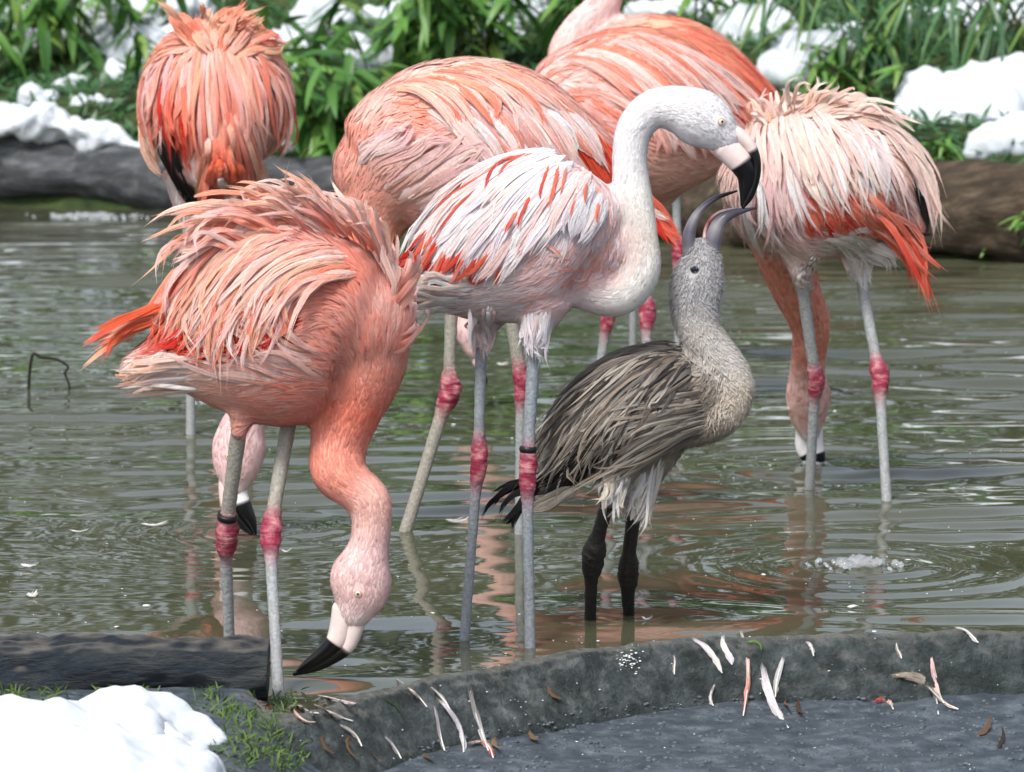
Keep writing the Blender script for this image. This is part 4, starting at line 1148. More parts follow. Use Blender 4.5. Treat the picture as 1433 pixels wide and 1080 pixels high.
rowsC = [
    (760, 690, -.9, .5, 40, 4, 'tan', 'fawn', .08), (840, 650, -.95, .35, 44, 4, 'tan', 'ash', .05), (910, 625, -.8, .6, 40, 4, 'fawn', 'tan', .06), (975, 600, -.7, .7, 34, 3.5, 'tan', 'cdown', .06), (1010, 590, -.7, .7, 26, 3, 'tan', 'cdown', .06),
    (860, 680, -.2, 1, 30, 3.5, 'white', 'ash', .06), (900, 680, -.1, 1, 30, 3.5, 'white', 'ash', .06),
    (770, 600, -.6, .8, 54, 5, 'dgrey', 'ash', .04), (820, 550, -.8, .6, 54, 5, 'ash', 'dgrey', .04), (880, 500, -.9, .45, 50, 5, 'brown', 'ash', .05), (940, 480, -.9, .3, 40, 4.5, 'tan', 'brown', .06),
    (850, 590, -.4, .9, 56, 5, 'ash', 'dgrey', .04), (800, 630, -.4, .9, 50, 5, 'ash', 'dark', .03), (900, 550, -.5, .85, 52, 4.5, 'ash', 'dgrey', .05), (950, 540, -.6, .7, 40, 4, 'brown', 'ash', .08), (985, 530, -.7, .5, 34, 4, 'brown', 'tan', .08), (930, 580, -.95, .2, 46, 4, 'ash', 'tan', .06), (980, 570, -.9, .4, 40, 4, 'brown', 'tan', .06), (870, 640, -.8, .5, 44, 4, 'tan', 'dgrey', .05)]
Cc.plumage(rowsC, 4200, neckLW=(9, 1.0, .22), bri=.2, K=5, zone='body', wscale=.62, strands=3)
Cc.plumage(rowsC, 5200, neckLW=(8, .75, .35), zone='neck', K=3, strands=0, bri=.1, dirjit=.35, small_boost=False)
Cc.plumage(rowsC, 4500, neckLW=(9, .5, .75), bri=.12, K=3, dirjit=.5, strands=0, zone='neck', stick=.6, small_boost=False, mask=lambda p, c: ((p[:, 0] > 925) & (p[:, 1] < 640) & ((p[:, 1] < 485) | (p[:, 0] > 995))).astype(float) + .0005)
Cc.fan('wing_feather', [[(870, 600), (835, 620), (800, 645), (765, 668)], [(880, 620), (850, 640), (815, 660), (775, 685)]], 12, 6, ['black', 'dark'], ['black', 'dark'], h=(.002, .004, .004, .003))
for kk, (ss, n_) in enumerate([([[(850, 540), (815, 570), (785, 610), (760, 655)], [(880, 550), (850, 585), (825, 625), (805, 660)], [(905, 570), (880, 600), (860, 630), (840, 655)]], 30),
    ([[(900, 495), (850, 515), (800, 555), (762, 610)], [(915, 510), (870, 540), (830, 580), (800, 630)], [(935, 530), (900, 565), (875, 600), (855, 635)]], 40),
    ([[(945, 485), (900, 490), (850, 510), (800, 550)], [(955, 500), (915, 515), (880, 545), (850, 590)], [(965, 520), (935, 545), (910, 575), (895, 605)]], 36)]):
    Cc.fan('wing_feather', ss, int(n_ * 1.7), 2.4, ['ash', 'dgrey', 'brown', 'dark', 'fawn', 'dgrey'], ['tan', 'ash', 'cdown', 'fawn', 'dgrey'], jit=9, lenjit=.4, strands=5, h=(.001, .005 + .002 * kk, .006 + .002 * kk, .005 + .002 * kk))
    Cc.fan('wing_feather', ss, n_, 3.2, ['ash', 'dgrey', 'brown'], ['tan', 'ash'], jit=6, h=(.001, .005, .006, .005), side=-1, part=False)
Cc.fan('flank_feather', [[(975, 545), (930, 552), (890, 560), (860, 572)], [(985, 565), (940, 572), (900, 582), (868, 592)], [(990, 580), (945, 590), (905, 605), (875, 622)], [(985, 600), (945, 612), (905, 632), (870, 655)], [(960, 615), (915, 635), (865, 662), (800, 690)]], 60, 2.5, ['fawn', 'ash', 'tan', 'brown', 'dgrey'], ['tan', 'cdown', 'ash'], jit=8, lenjit=.3, strands=5, h=(.002, .007, .009, .009))
Cc.fan('tail_feather', [[(765, 660), (740, 672), (712, 692), (680, 722)], [(765, 665), (745, 668), (720, 672), (700, 682)], [(760, 670), (740, 690), (722, 715), (705, 742)], [(765, 675), (745, 695), (732, 715), (722, 738)]], 13, 5, ['black', 'dark'], ['black'], jit=5, h=(0, 0, 0, 0), depth_jit=.015)
Cc.fan('tail_feather', [[(800, 680), (775, 690), (755, 698), (738, 708)], [(815, 685), (790, 698), (770, 706), (748, 712)]], 9, 4, ['tan', 'cdown'], ['tan', 'ash'], jit=5, h=(.004, .005, .004, .002), depth_jit=.01)
Cc.fan('thigh_feather', [[(850, 655), (848, 675), (846, 692), (842, 706)], [(870, 660), (866, 680), (862, 696), (858, 710)], [(890, 660), (886, 682), (882, 700), (878, 716)], [(912, 655), (906, 680), (900, 705), (894, 726)], [(930, 640), (922, 665), (914, 690), (906, 712)]], 60, 3, ['white', 'ash', 'cdown'], ['white', 'cdown'], jit=6, h=(.001, .004, .006, .006), lenjit=.3, depth_jit=.01, part=False)
Cc.leg((854, 692), (828, 778), (826, 868), w=(22, 33, 17), off_top=-.02, knee_len=40, cols=('dark', 'dark', 'dark'))
Cc.leg((889, 702), (877, 800), (880, 862), w=(22, 30, 17), off_top=.02, knee_len=36, cols=('dark', 'dark', 'dark'))
Cc.bill('upper_bill', [(966, 352, 11, 1.1), (964, 332, 9.5, 1.3), (969, 312, 7.5, 1.5), (981, 293, 5.5, 1.8), (1002, 277, 3.8, 2.0), (1031, 267, 1.5, 1.6)], cols=['grey', 'cbill', 'cbill', 'grey', 'cbill', 'black', 'black'])
Cc.bill('lower_bill', [(994, 354, 13, 1.0), (998, 333, 12, 1.1), (1004, 316, 10.5, 1.2), (1016, 303, 8.5, 1.2), (1034, 296, 5, 1.2), (1057, 291, 1.4, 1)], cols=['grey', 'cbill', 'grey', 'cbill', 'cbill', 'black'])
Cc.bill('bill_edge', [(988, 346, 3, 1.5), (986, 328, 2.6, 2.0), (992, 310, 2.4, 2.2), (1006, 297, 2.0, 2.2), (1030, 291, 1.4, 2.0)], cols=['rose', 'pale', 'knee', 'pale', 'grey'])
Cc.eye(972, 377, 4.6, iris='iris_dark')
Cc.finish(rowsC, (9, 1.2, .2), mat='feather')

# ---------------------------------------------------------------- D: broad pink bird behind, neck down behind A
YD = foot_Y((567, 745), (727, 747))
Dd = Bird('flamingo', 'broad peach flamingo behind the white-necked one, its lowered head nearly touching the water', 'flamingos wading in the pond', YD,
    torso=[(885, 285, 0, 22, .8), (850, 262, 0, 48, .8), (800, 240, 0, 82, .85), (740, 225, 0, 118, .8), (670, 215, 0, 133, .8), (600, 215, 0, 125, .8), (545, 225, 0, 95, .8), (520, 240, 0, 60, .85)],
    neck=[(560, 240, 0, 88, .85, 'pink', 'salmon'), (528, 290, 0, 56, .9, 'salmon', 'buff'), (510, 345, -.01, 40, .95, 'salmon', 'coral'), (475, 420, -.03, 32, 1, 'salmon', 'pink'), (420, 500, -.05, 28, 1, 'pink', 'blush'), (370, 550, -.06, 26, 1, 'blush', 'rose'), (343, 590, -.06, 30, 1, 'rose', 'blush'), (335, 622, -.06, 38, .85, 'rose', 'blush'), (331, 655, -.06, 33, .8, 'rose', 'blush'), (328, 680, -.06, 20, .8, 'blush', 'white')],
    thighs=[[(640, 360, .03, 40, .9), (634, 410, .03, 18, .9), (632, 440, .03, 11, 1)], [(720, 350, -.03, 40, .9), (716, 410, -.03, 18, .9), (714, 440, -.03, 11, 1)]])
Dd.fray = .25
Dd.eyes = [(320, 638, 4)]
Dd.build_body()
rowsD = [
    (490, 300, .0, -1, 26, 7, 'pink', 'salmon', .03), (520, 330, -.1, -1, 24, 6, 'salmon', 'pink', .03), (485, 220, .3, -1, 34, 10, 'pink', 'salmon', .04), (500, 160, .7, -.8, 40, 11, 'pink', 'pale', .04), (560, 110, 1, -.4, 46, 11, 'pink', 'pale', .04), (640, 88, 1, 0, 52, 10, 'peach', 'cream', .04), (720, 100, 1, .4, 56, 9, 'pale', 'salmon', .04), (800, 150, .85, .6, 60, 8, 'pale', 'salmon', .04), (850, 210, .7, .8, 60, 8, 'red', 'orange', .03), (870, 270, .6, .9, 60, 7, 'orange', 'red', .03),
    (540, 220, .5, -.8, 44, 12, 'pink', 'blush', .06), (580, 240, .9, -.5, 50, 13, 'pink', 'rose', .06), (560, 280, .9, -.3, 46, 12, 'pink', 'blush', .05), (620, 260, 1, -.35, 52, 12, 'rose', 'pink', .06), (540, 320, .7, -.4, 40, 9, 'buff', 'pink', .04), (600, 310, 1, -.1, 46, 10, 'pink', 'blush', .04), (700, 340, 1, 0, 46, 8, 'pink', 'blush', .04),
    (560, 160, .8, .4, 50, 10, 'salmon', 'pink', .05), (620, 150, .8, .6, 60, 10, 'blush', 'salmon', .05), (680, 160, .75, .7, 66, 10, 'blush', 'lilac', .04), (650, 210, .6, .85, 60, 10, 'rose', 'blush', .04), (730, 180, .7, .75, 66, 10, 'lilac', 'pale', .04), (790, 200, .7, .75, 62, 8, 'red', 'pale', .03), (830, 240, .65, .8, 60, 8, 'red', 'orange', .03)]
Dd.plumage(rowsD, 2600, neckLW=(13, 3, .03), bri=.06, tip=.7, zone='body', wscale=1.0)
Dd.plumage(rowsD, 6240, neckLW=(11, 0.54, .004), zone='neck', K=3, strands=0, bri=.02, colspread=.6, small_boost=False, camber=.05)
Dd.fan('wing_feather', [[(760, 190), (790, 230), (815, 270), (830, 310)], [(790, 180), (830, 220), (858, 265), (880, 310)], [(810, 165), (855, 210), (885, 260), (905, 310)]], 22, 7, ['red', 'orange', 'deep'], ['red', 'orange'], h=(.003, .006, .006, .005))
for kk, (ss, n_, ww, cs, tc_) in enumerate([
    ([[(630, 175), (665, 200), (690, 235), (700, 280)], [(680, 165), (720, 195), (745, 230), (760, 275)], [(730, 160), (775, 190), (805, 230), (825, 275)]], 26, 10, ['rose', 'blush', 'lilac'], ['blush', 'lilac', 'rose']),
    ([[(590, 145), (625, 165), (655, 195), (670, 235)], [(640, 130), (690, 155), (725, 190), (745, 235)], [(690, 120), (745, 145), (785, 185), (810, 230)], [(730, 115), (785, 140), (830, 185), (860, 235)]], 34, 9, ['blush', 'lilac', 'pale', 'white'], ['blush', 'salmon', 'pale', 'white']),
    ([[(540, 130), (575, 130), (605, 150), (625, 180)], [(590, 105), (640, 112), (680, 135), (700, 170)], [(640, 92), (695, 105), (740, 130), (765, 165)], [(690, 92), (745, 115), (795, 150), (830, 195)]], 38, 7, ['pale', 'pink', 'peach', 'salmon'], ['pale', 'salmon', 'blush'])]):
    Dd.fan('wing_feather', ss, n_, ww, cs, tc_, jit=6, h=(.002, .006 + .003 * kk, .008 + .003 * kk, .007 + .002 * kk))
Dd.fan('flank_feather', [[(500, 215), (515, 200), (535, 185), (560, 172)], [(525, 250), (545, 228), (570, 208), (600, 192)], [(545, 275), (580, 250), (615, 225), (650, 200)], [(580, 285), (615, 265), (645, 245), (680, 232)], [(600, 300), (640, 285), (680, 268), (720, 255)]], 22, 10, ['blush', 'pink'], ['rose', 'blush'], jit=7, h=(.003, .008, .011, .013))
Dd.fan('tail_feather', [[(850, 225), (885, 265), (920, 300), (955, 342)], [(850, 240), (880, 275), (910, 305), (940, 332)], [(845, 255), (870, 285), (895, 310), (920, 325)]], 16, 7, ['red', 'orange', 'coral'], ['orange', 'red', 'coral'], jit=5, h=(.004, .004, 0, 0), depth_jit=.02)
Dd.fan('tail_feather', [[(850, 250), (875, 275), (900, 292), (925, 305)], [(860, 270), (885, 290), (905, 300), (930, 312)]], 5, 7, ['pink', 'pale'], ['pale', 'cream'], jit=4, h=(.008, .008, .004, 0), depth_jit=.015)
Dd.leg((632, 425), (628, 547), (567, 745), w=(19, 31, 18), off_top=.03, knee_len=28, cols=('legw', 'knee', 'legw'))
Dd.leg((714, 430), (729, 537), (727, 747), w=(20, 24, 14), off_top=-.03, knee_len=30, cols=('legw', 'knee', 'leg'))
Dd.bill('upper_bill', [(319, 668, 13, .9), (317, 690, 11, .9), (321, 712, 10, .9), (336, 731, 7, .8), (352, 747, 2.5, .8)], black=.44, colA='blush', off=-.06)
Dd.bill('lower_bill', [(334, 668, 14, .85), (334, 690, 12.5, .85), (340, 710, 13, .8), (350, 728, 9, .8), (357, 746, 3, .8)], black=.40, colA='white', off=-.06)
Dd.eye(320, 638, 4)
Dd.finish(rowsD, (13, 3, .03))

# ---------------------------------------------------------------- E and F: birds at the back
YE = foot_Y((905, 578), (838, 575))
E = Bird('flamingo', 'peach-backed flamingo at the back, partly hidden by the curved white neck', 'flamingos wading in the pond', YE,
    torso=[(1075, 190, 0, 18, .8), (1040, 175, 0, 45, .8), (990, 170, 0, 85, .8), (930, 165, 0, 118, .8), (860, 160, 0, 122, .8), (800, 160, 0, 95, .8), (770, 170, 0, 60, .8)],
    neck=[(790, 180, .02, 70, .85, 'pink', 'salmon'), (750, 220, .04, 40, .9, 'pink', 'salmon'), (720, 280, .05, 26, 1, 'pink', 'blush'), (690, 350, .05, 22, 1, 'pink', 'blush'), (670, 420, .05, 22, 1, 'pink', 'blush'), (665, 460, .05, 30, .8, 'rose', 'blush'), (668, 485, .05, 22, .8, 'rose', 'blush')],
    thighs=[[(870, 260, -.02, 34, .9), (858, 300, -.02, 15, .9), (855, 330, -.02, 9, 1)], [(920, 260, .03, 34, .9), (908, 300, .03, 15, .9), (906, 330, .03, 9, 1)]], voxel=.007)
E.fray = .25
E.build_body()
rowsE = [
    (745, 110, .5, -.9, 40, 8, 'blush', 'salmon', .03), (790, 60, .9, -.5, 48, 8, 'pale', 'salmon', .03), (850, 38, 1, -.05, 52, 8, 'peach', 'salmon', .03), (930, 50, 1, .3, 56, 8, 'peach', 'salmon', .03), (1000, 95, .85, .6, 56, 7, 'peach', 'salmon', .03), (1060, 150, .75, .75, 56, 7, 'salmon', 'red', .03),
    (780, 110, .9, .1, 46, 8, 'blush', 'salmon', .04), (850, 100, .9, .4, 54, 8, 'pale', 'salmon', .04), (920, 110, .85, .55, 56, 8, 'salmon', 'pale', .04), (980, 150, .75, .7, 56, 8, 'salmon', 'blush', .04), (830, 160, .8, .5, 50, 9, 'rose', 'salmon', .04), (900, 170, .7, .7, 54, 9, 'pink', 'salmon', .04), (1020, 200, .7, .75, 50, 7, 'red', 'orange', .03),
    (940, 230, .9, .3, 44, 9, 'buff', 'pink', .03), (990, 240, .9, .2, 44, 9, 'buff', 'pink', .03), (880, 230, .9, .2, 44, 9, 'pink', 'buff', .03), (940, 275, 1, .1, 40, 8, 'buff', 'pink', .03), (800, 230, 1, 0, 40, 8, 'pink', 'buff', .03)]
E.plumage(rowsE, 1900, neckLW=(12, 3, .03), bri=.07, zone='body', wscale=.85)
E.plumage(rowsE, 1680, neckLW=(12, 0.72, .004), zone='neck', K=3, strands=0, bri=.02, colspread=.6, small_boost=False, camber=.05)
for kk, (ss, n_, ww, cs, tc_) in enumerate([
    ([[(820, 120), (870, 140), (910, 175), (930, 215)], [(870, 110), (930, 135), (980, 175), (1010, 215)], [(920, 100), (985, 135), (1030, 170), (1060, 205)]], 26, 8, ['salmon', 'pink', 'blush'], ['pink', 'blush']),
    ([[(770, 90), (820, 90), (860, 110), (890, 145)], [(810, 65), (870, 75), (920, 105), (960, 150)], [(850, 50), (920, 65), (980, 105), (1030, 155)], [(880, 42), (950, 65), (1010, 105), (1065, 160)]], 40, 6.5, ['pale', 'blush', 'salmon', 'pink'], ['blush', 'salmon', 'pale'])]):
    E.fan('wing_feather', ss, n_, ww, cs, tc_, jit=6, h=(.002, .006 + .003 * kk, .008 + .003 * kk, .007 + .002 * kk))
E.fan('tail_feather', [[(1010, 140), (1035, 165), (1055, 190), (1070, 215)], [(1000, 165), (1025, 190), (1045, 212), (1055, 235)]], 9, 7, ['red', 'deep', 'orange'], ['red', 'orange'], h=(.006, .006, .004, 0))
E.leg((855, 315), (850, 440), (832, 575), w=(15, 21, 13), off_top=-.02, knee_len=26, cols=('leg', 'knee', 'leg'))
E.leg((906, 315), (904, 437), (906, 580), w=(15, 24, 13), off_top=.03, knee_len=26, cols=('legd', 'knee', 'leg'))
E.bill('upper_bill', [(668, 485, 12), (670, 510, 8), (680, 535, 3)], black=.5, off=.05)
E.finish(rowsE, (12, 3, .03))

YF = 9.6
Ff = Bird('flamingo', 'farthest orange flamingo, only its back and raised pale neck showing', 'flamingos wading in the pond', YF,
    torso=[(1090, 165, 0, 16, .8), (1060, 150, 0, 40, .8), (1010, 140, 0, 78, .8), (940, 125, 0, 100, .8), (870, 115, 0, 95, .8), (820, 115, 0, 65, .8)],
    neck=[(830, 110, 0, 56, .85, 'pink', 'blush'), (795, 75, 0, 30, .9, 'blush', 'pink'), (815, 35, 0, 24, 1, 'blush', 'rose'), (845, 5, 0, 24, 1, 'blush', 'rose'), (852, -50, 0, 21, 1, 'blush', 'rose'), (835, -110, 0, 20, 1, 'blush', 'rose'), (800, -140, 0, 24, 1, 'blush', 'rose'), (765, -135, 0, 30, .8, 'blush', 'rose'), (745, -120, 0, 18, .8, 'blush', 'rose')], 
    thighs=[[(900, 190, -.02, 30, .9), (890, 230, -.02, 10, 1)], [(950, 190, .03, 30, .9), (945, 230, .03, 10, 1)]], voxel=.008)
Ff.fray = .45
Ff.build_body()
rowsF = [(820, 60, .8, -.6, 40, 7, 'pale', 'pink', .03), (900, 28, 1, 0, 50, 7, 'peach', 'salmon', .05), (980, 50, .9, .4, 54, 7, 'salmon', 'peach', .05), (1050, 100, .75, .7, 54, 6, 'salmon', 'coral', .05), (1085, 150, .7, .75, 48, 6, 'coral', 'orange', .05), (950, 120, .8, .6, 50, 8, 'salmon', 'pink', .04), (880, 180, 1, 0, 40, 8, 'pink', 'salmon', .03), (1040, 180, .8, .4, 40, 7, 'red', 'orange', .03)]
Ff.plumage(rowsF, 1100, neckLW=(11, 3, .03), bri=.07, zone='body')
Ff.plumage(rowsF, 2160, neckLW=(11, 0.72, .004), zone='neck', K=3, strands=0, bri=.02, colspread=.6, small_boost=False, camber=.05)
Ff.fan('wing_feather', [[(920, 40), (985, 60), (1040, 100), (1080, 140)], [(900, 60), (960, 85), (1020, 125), (1070, 165)], [(940, 35), (1000, 55), (1050, 90), (1088, 130)]], 22, 6.5, ['salmon', 'peach', 'coral'], ['salmon', 'coral', 'red'], h=(.002, .008, .01, .008))
Ff.leg((890, 215), (888, 350), (885, 520), w=(13, 19, 11), off_top=-.02, knee_len=24)
Ff.leg((945, 215), (948, 350), (950, 524), w=(13, 19, 11), off_top=.03, knee_len=24)
Ff.bill('upper_bill', [(748, -125, 14), (725, -105, 10), (715, -75, 3)], black=.5)
Ff.finish(rowsF, (11, 3, .03))

# ---------------------------------------------------------------- G: pale bird at the right, head in the water
YG = foot_Y((1133, 682), (1241, 703))
G = Bird('flamingo', 'shaggy pale pink flamingo with coral wing patch dipping its bill under water', 'flamingos wading in the pond', YG,
    torso=[(1272, 318, -.05, 22, .9), (1250, 300, -.045, 52, .95), (1215, 275, -.035, 88, 1), (1165, 258, -.01, 112, 1), (1115, 258, .02, 110, 1), (1080, 268, .05, 84, 1), (1068, 285, .07, 55, 1)],
    neck=[(1085, 285, .07, 66, .9, 'pale', 'pink'), (1095, 340, .14, 45, .95, 'salmon', 'pink'), (1112, 400, .22, 36, 1, 'salmon', 'pink'), (1133, 450, .29, 30, 1, 'salmon', 'pink'), (1133, 490, .34, 26, 1, 'salmon', 'pink'), (1130, 522, .38, 27, .95, 'blush', 'pink'), (1131, 555, .41, 34, .85, 'blush', 'pink'), (1131, 585, .43, 27, .8, 'blush', 'pink'), (1133, 606, .44, 17, .8, 'white', 'blush')],
    thighs=[[(1122, 345, -.03, 38, .9), (1120, 378, -.03, 16, .9), (1121, 395, -.03, 10, 1)], [(1200, 345, .0, 38, .9), (1202, 372, .0, 16, .9), (1204, 390, .0, 10, 1)]])
G.eyes = [(1104, 572, 4)]
G.build_body()
rowsG = [
    (1040, 250, .1, 1, 50, 7, 'blush', 'pale', .05), (1050, 320, .3, 1, 36, 6, 'cream', 'blush', .04), (1080, 360, .9, .4, 36, 6, 'cream', 'pale', .04), (1140, 370, 1, 0, 36, 6, 'cream', 'blush', .04), (1200, 365, 1, -.1, 36, 6, 'white', 'cream', .05), (1250, 345, 1, .3, 40, 7, 'white', 'blush', .06),
    (1050, 180, -.4, -.7, 36, 6, 'peach', 'cream', .2), (1090, 145, .2, -1, 46, 5, 'peach', 'cream', .28), (1140, 135, .5, -.7, 56, 5, 'peach', 'cream', .3), (1190, 140, .9, -.3, 60, 5, 'cream', 'peach', .25), (1240, 175, .9, .5, 62, 5, 'cream', 'pale', .15), (1285, 240, .5, .9, 60, 6, 'cream', 'pale', .1),
    (1090, 200, .3, 1, 70, 6, 'blush', 'cream', .08), (1140, 200, .5, .9, 74, 6, 'blush', 'cream', .08), (1190, 210, .65, .8, 74, 6, 'blush', 'cream', .08), (1080, 270, .25, 1, 66, 8, 'rose', 'blush', .05), (1130, 290, .4, .9, 56, 9, 'red', 'blush', .03), (1170, 270, .5, .9, 60, 9, 'red', 'coral', .03), (1220, 280, .7, .8, 60, 8, 'coral', 'orange', .04), (1250, 250, .65, .8, 60, 7, 'blush', 'coral', .05), (1130, 330, .9, .3, 40, 8, 'white', 'blush', .06), (1200, 330, .95, .2, 40, 8, 'white', 'cream', .08), (1265, 320, .6, .85, 56, 7, 'coral', 'orange', .04)]
G.plumage(rowsG, 2800, neckLW=(12, 3, .03), bri=.06, zone='body', wscale=.85)
G.plumage(rowsG, 5280, neckLW=(11, 0.54, .004), zone='neck', K=3, strands=0, bri=.02, colspread=.6, small_boost=False, camber=.05)
G.fan('wing_feather', [[(1120, 250), (1118, 275), (1124, 300), (1135, 322)], [(1145, 230), (1152, 265), (1165, 300), (1185, 325)], [(1180, 240), (1195, 275), (1215, 305), (1240, 330)]], 24, 7, ['red', 'coral'], ['red', 'coral', 'salmon'], h=(.004, .007, .007, .006))
G.fan('tail_feather', [[(1200, 260), (1235, 290), (1268, 330), (1296, 370)], [(1195, 280), (1230, 305), (1262, 340), (1290, 385)], [(1200, 300), (1235, 325), (1265, 360), (1292, 412)], [(1205, 275), (1240, 300), (1275, 325), (1300, 355)]], 34, 4.5, ['coral', 'salmon', 'pink'], ['coral', 'salmon', 'coral', 'red'], jit=8, h=(.006, .012, .01, .004), depth_jit=.015)
G.fan('tail_feather', [[(1255, 300), (1268, 312), (1280, 322), (1292, 330)]], 2, 4, ['black'], ['black'], jit=3, h=(.012, .016, .012, .01))
G.fan('wing_feather', [[(1268, 240), (1285, 270), (1293, 295), (1292, 318)]], 3, 4, ['black', 'dark'], ['black'], jit=4, h=(0, 0, 0, 0))
for kk, (ss, n_, ww, cs, tc_) in enumerate([
    ([[(1050, 190), (1040, 230), (1042, 280), (1050, 330)], [(1080, 185), (1075, 230), (1082, 280), (1095, 335)], [(1110, 185), (1112, 225), (1120, 265), (1135, 315)]], 40, 5, ['blush', 'rose', 'white'], ['blush', 'rose', 'white']),
    ([[(1100, 170), (1110, 205), (1125, 245), (1145, 285)], [(1140, 165), (1160, 200), (1175, 240), (1190, 285)], [(1180, 165), (1205, 200), (1225, 240), (1240, 285)], [(1215, 170), (1245, 205), (1265, 245), (1275, 285)]], 46, 3.8, ['blush', 'white', 'rose', 'cream'], ['white', 'blush', 'cream']),
    ([[(1180, 150), (1225, 165), (1262, 195), (1285, 240)], [(1200, 160), (1245, 185), (1280, 230), (1300, 290)], [(1215, 175), (1260, 205), (1290, 255), (1306, 328)]], 32, 3.6, ['cream', 'blush'], ['cream', 'pale', 'blush']),
    ([[(1065, 175), (1058, 195), (1056, 220), (1060, 245)], [(1090, 160), (1090, 190), (1098, 220), (1108, 255)], [(1120, 155), (1135, 185), (1150, 220), (1160, 262)], [(1150, 150), (1175, 180), (1200, 215), (1215, 265)]], 30, 3.4, ['cream', 'blush', 'pale'], ['cream', 'blush', 'pale'])]):
    G.fan('back_feather', ss, n_, ww, cs, tc_, jit=7, h=(.002, .010 + .003 * kk, .013 + .003 * kk, .012 + .003 * kk), depth_jit=.008)
G.fan('back_feather', [[(1070, 180), (1062, 165), (1055, 155), (1048, 152)], [(1085, 165), (1080, 150), (1078, 140), (1074, 130)], [(1110, 158), (1108, 145), (1112, 135), (1118, 128)], [(1140, 152), (1145, 140), (1155, 130), (1168, 124)], [(1165, 152), (1178, 140), (1195, 138), (1212, 145)], [(1190, 158), (1208, 148), (1225, 148), (1242, 160)], [(1210, 165), (1232, 162), (1252, 172), (1268, 188)]], 60, 3.2, ['pale', 'peach', 'cream'], ['cream', 'pale'], jit=6, h=(0, .006, .01, .012), depth_jit=.035, lenjit=.25)
G.fan('vent_feather', [[(1170, 330), (1195, 325), (1215, 330), (1232, 345)], [(1165, 345), (1190, 342), (1210, 350), (1225, 365)], [(1195, 340), (1220, 340), (1240, 348), (1258, 362)], [(1150, 335), (1170, 335), (1188, 345), (1200, 360)]], 20, 7, ['white', 'cream'], ['white'], jit=6, h=(.006, .012, .014, .012))
G.fan('thigh_feather', [[(1100, 355), (1106, 368), (1110, 380), (1112, 390)], [(1122, 360), (1122, 374), (1121, 386), (1121, 398)], [(1145, 358), (1140, 370), (1134, 382), (1130, 392)]], 40, 3.5, ['white', 'cream', 'blush'], ['white', 'cream'], jit=5, h=(.001, .003, .004, .003), lenjit=.3, part=False)
G.fan('thigh_feather', [[(1180, 350), (1187, 362), (1193, 374), (1197, 386)], [(1202, 352), (1203, 366), (1204, 378), (1205, 392)], [(1224, 348), (1219, 360), (1214, 374), (1211, 386)]], 40, 3.5, ['white', 'cream', 'blush'], ['white', 'cream'], jit=5, h=(.001, .003, .004, .003), lenjit=.3, part=False)
G.leg((1121, 385), (1141, 532), (1133, 682), w=(18, 24, 14), off_top=-.03, knee_len=26, cols=('leg', 'knee', 'leg'))
G.leg((1203, 380), (1230, 525), (1241, 703), w=(17, 26, 14), off_top=.0, knee_len=28, cols=('leg', 'knee', 'leg'))
G.bill('upper_bill', [(1126, 600, 13), (1122, 622, 10), (1128, 638, 9), (1142, 655, 4)], black=.6, colA='white', off=.45)
G.bill('lower_bill', [(1139, 600, 13), (1142, 622, 11), (1146, 638, 10), (1152, 655, 4)], black=.55, colA='white', off=.45)
G.eye(1104, 572, 4)
G.finish(rowsG, (12, 3, .03))

# ---------------------------------------------------------------- H: ruffled orange bird at the left, seen from behind
YH = foot_Y((267, 607))
H = Bird('flamingo', 'dishevelled orange flamingo seen from behind with drooping plumes and one dark trailing wing', 'flamingos wading in the pond', YH,
    torso=[(305, 215, -.07, 62, .9), (303, 190, -.06, 88, .9), (303, 160, -.02, 103, 1), (303, 135, .03, 104, 1), (303, 120, .09, 88, 1), (303, 125, .15, 60, 1)],
    neck=[(303, 150, .13, 60, .9, 'salmon', 'pink'), (303, 190, .22, 36, .95, 'salmon', 'pink'), (305, 240, .25, 26, 1, 'salmon', 'pink'), (310, 300, .26, 22, 1, 'pink', 'blush'), (315, 380, .24, 20, 1, 'pink', 'blush'), (318, 440, .22, 20, 1, 'pink', 'blush'), (318, 475, .21, 27, .85, 'blush', 'rose'), (318, 500, .21, 20, .85, 'blush', 'rose')],
    thighs=[[(262, 245, -.0, 34, .9), (262, 285, .0, 17, .9), (264, 315, .0, 9, 1)], [(340, 245, .0, 34, .9), (342, 285, .0, 17, .9), (342, 315, .0, 9, 1)]])
H.build_body()
rowsH = [
    (300, 45, 0, -1, 30, 6, 'peach', 'salmon', .3), (250, 50, -.6, -.6, 34, 6, 'peach', 'salmon', .25), (350, 50, .6, -.6, 34, 6, 'peach', 'salmon', .25), (215, 100, -.4, .9, 50, 5, 'pink', 'peach', .12), (390, 100, .4, .9, 50, 5, 'pink', 'pale', .12), (205, 160, -.05, 1, 56, 5, 'salmon', 'pale', .06), (400, 160, .05, 1, 56, 5, 'pink', 'pale', .06),
    (300, 75, 0, 1, 50, 5, 'pale', 'buff', .1), (260, 90, -.25, 1, 60, 5, 'pink', 'pale', .1), (340, 90, .25, 1, 60, 5, 'pale', 'buff', .1), (250, 130, -.1, 1, 56, 7, 'red', 'salmon', .05), (300, 140, .05, 1, 60, 5, 'salmon', 'pink', .07), (350, 140, .15, 1, 60, 5, 'pink', 'pale', .07), (380, 180, .1, 1, 56, 6, 'rose', 'pink', .05), (240, 170, 0, 1, 50, 7, 'red', 'coral', .05), (300, 190, .1, 1, 60, 5, 'coral', 'pale', .06), (340, 210, .15, 1, 60, 5, 'salmon', 'cream', .06), (380, 230, .1, 1, 44, 8, 'white', 'blush', .05), (260, 240, 0, 1, 44, 8, 'white', 'pale', .05), (320, 265, .1, 1, 50, 7, 'cream', 'buff', .06)]
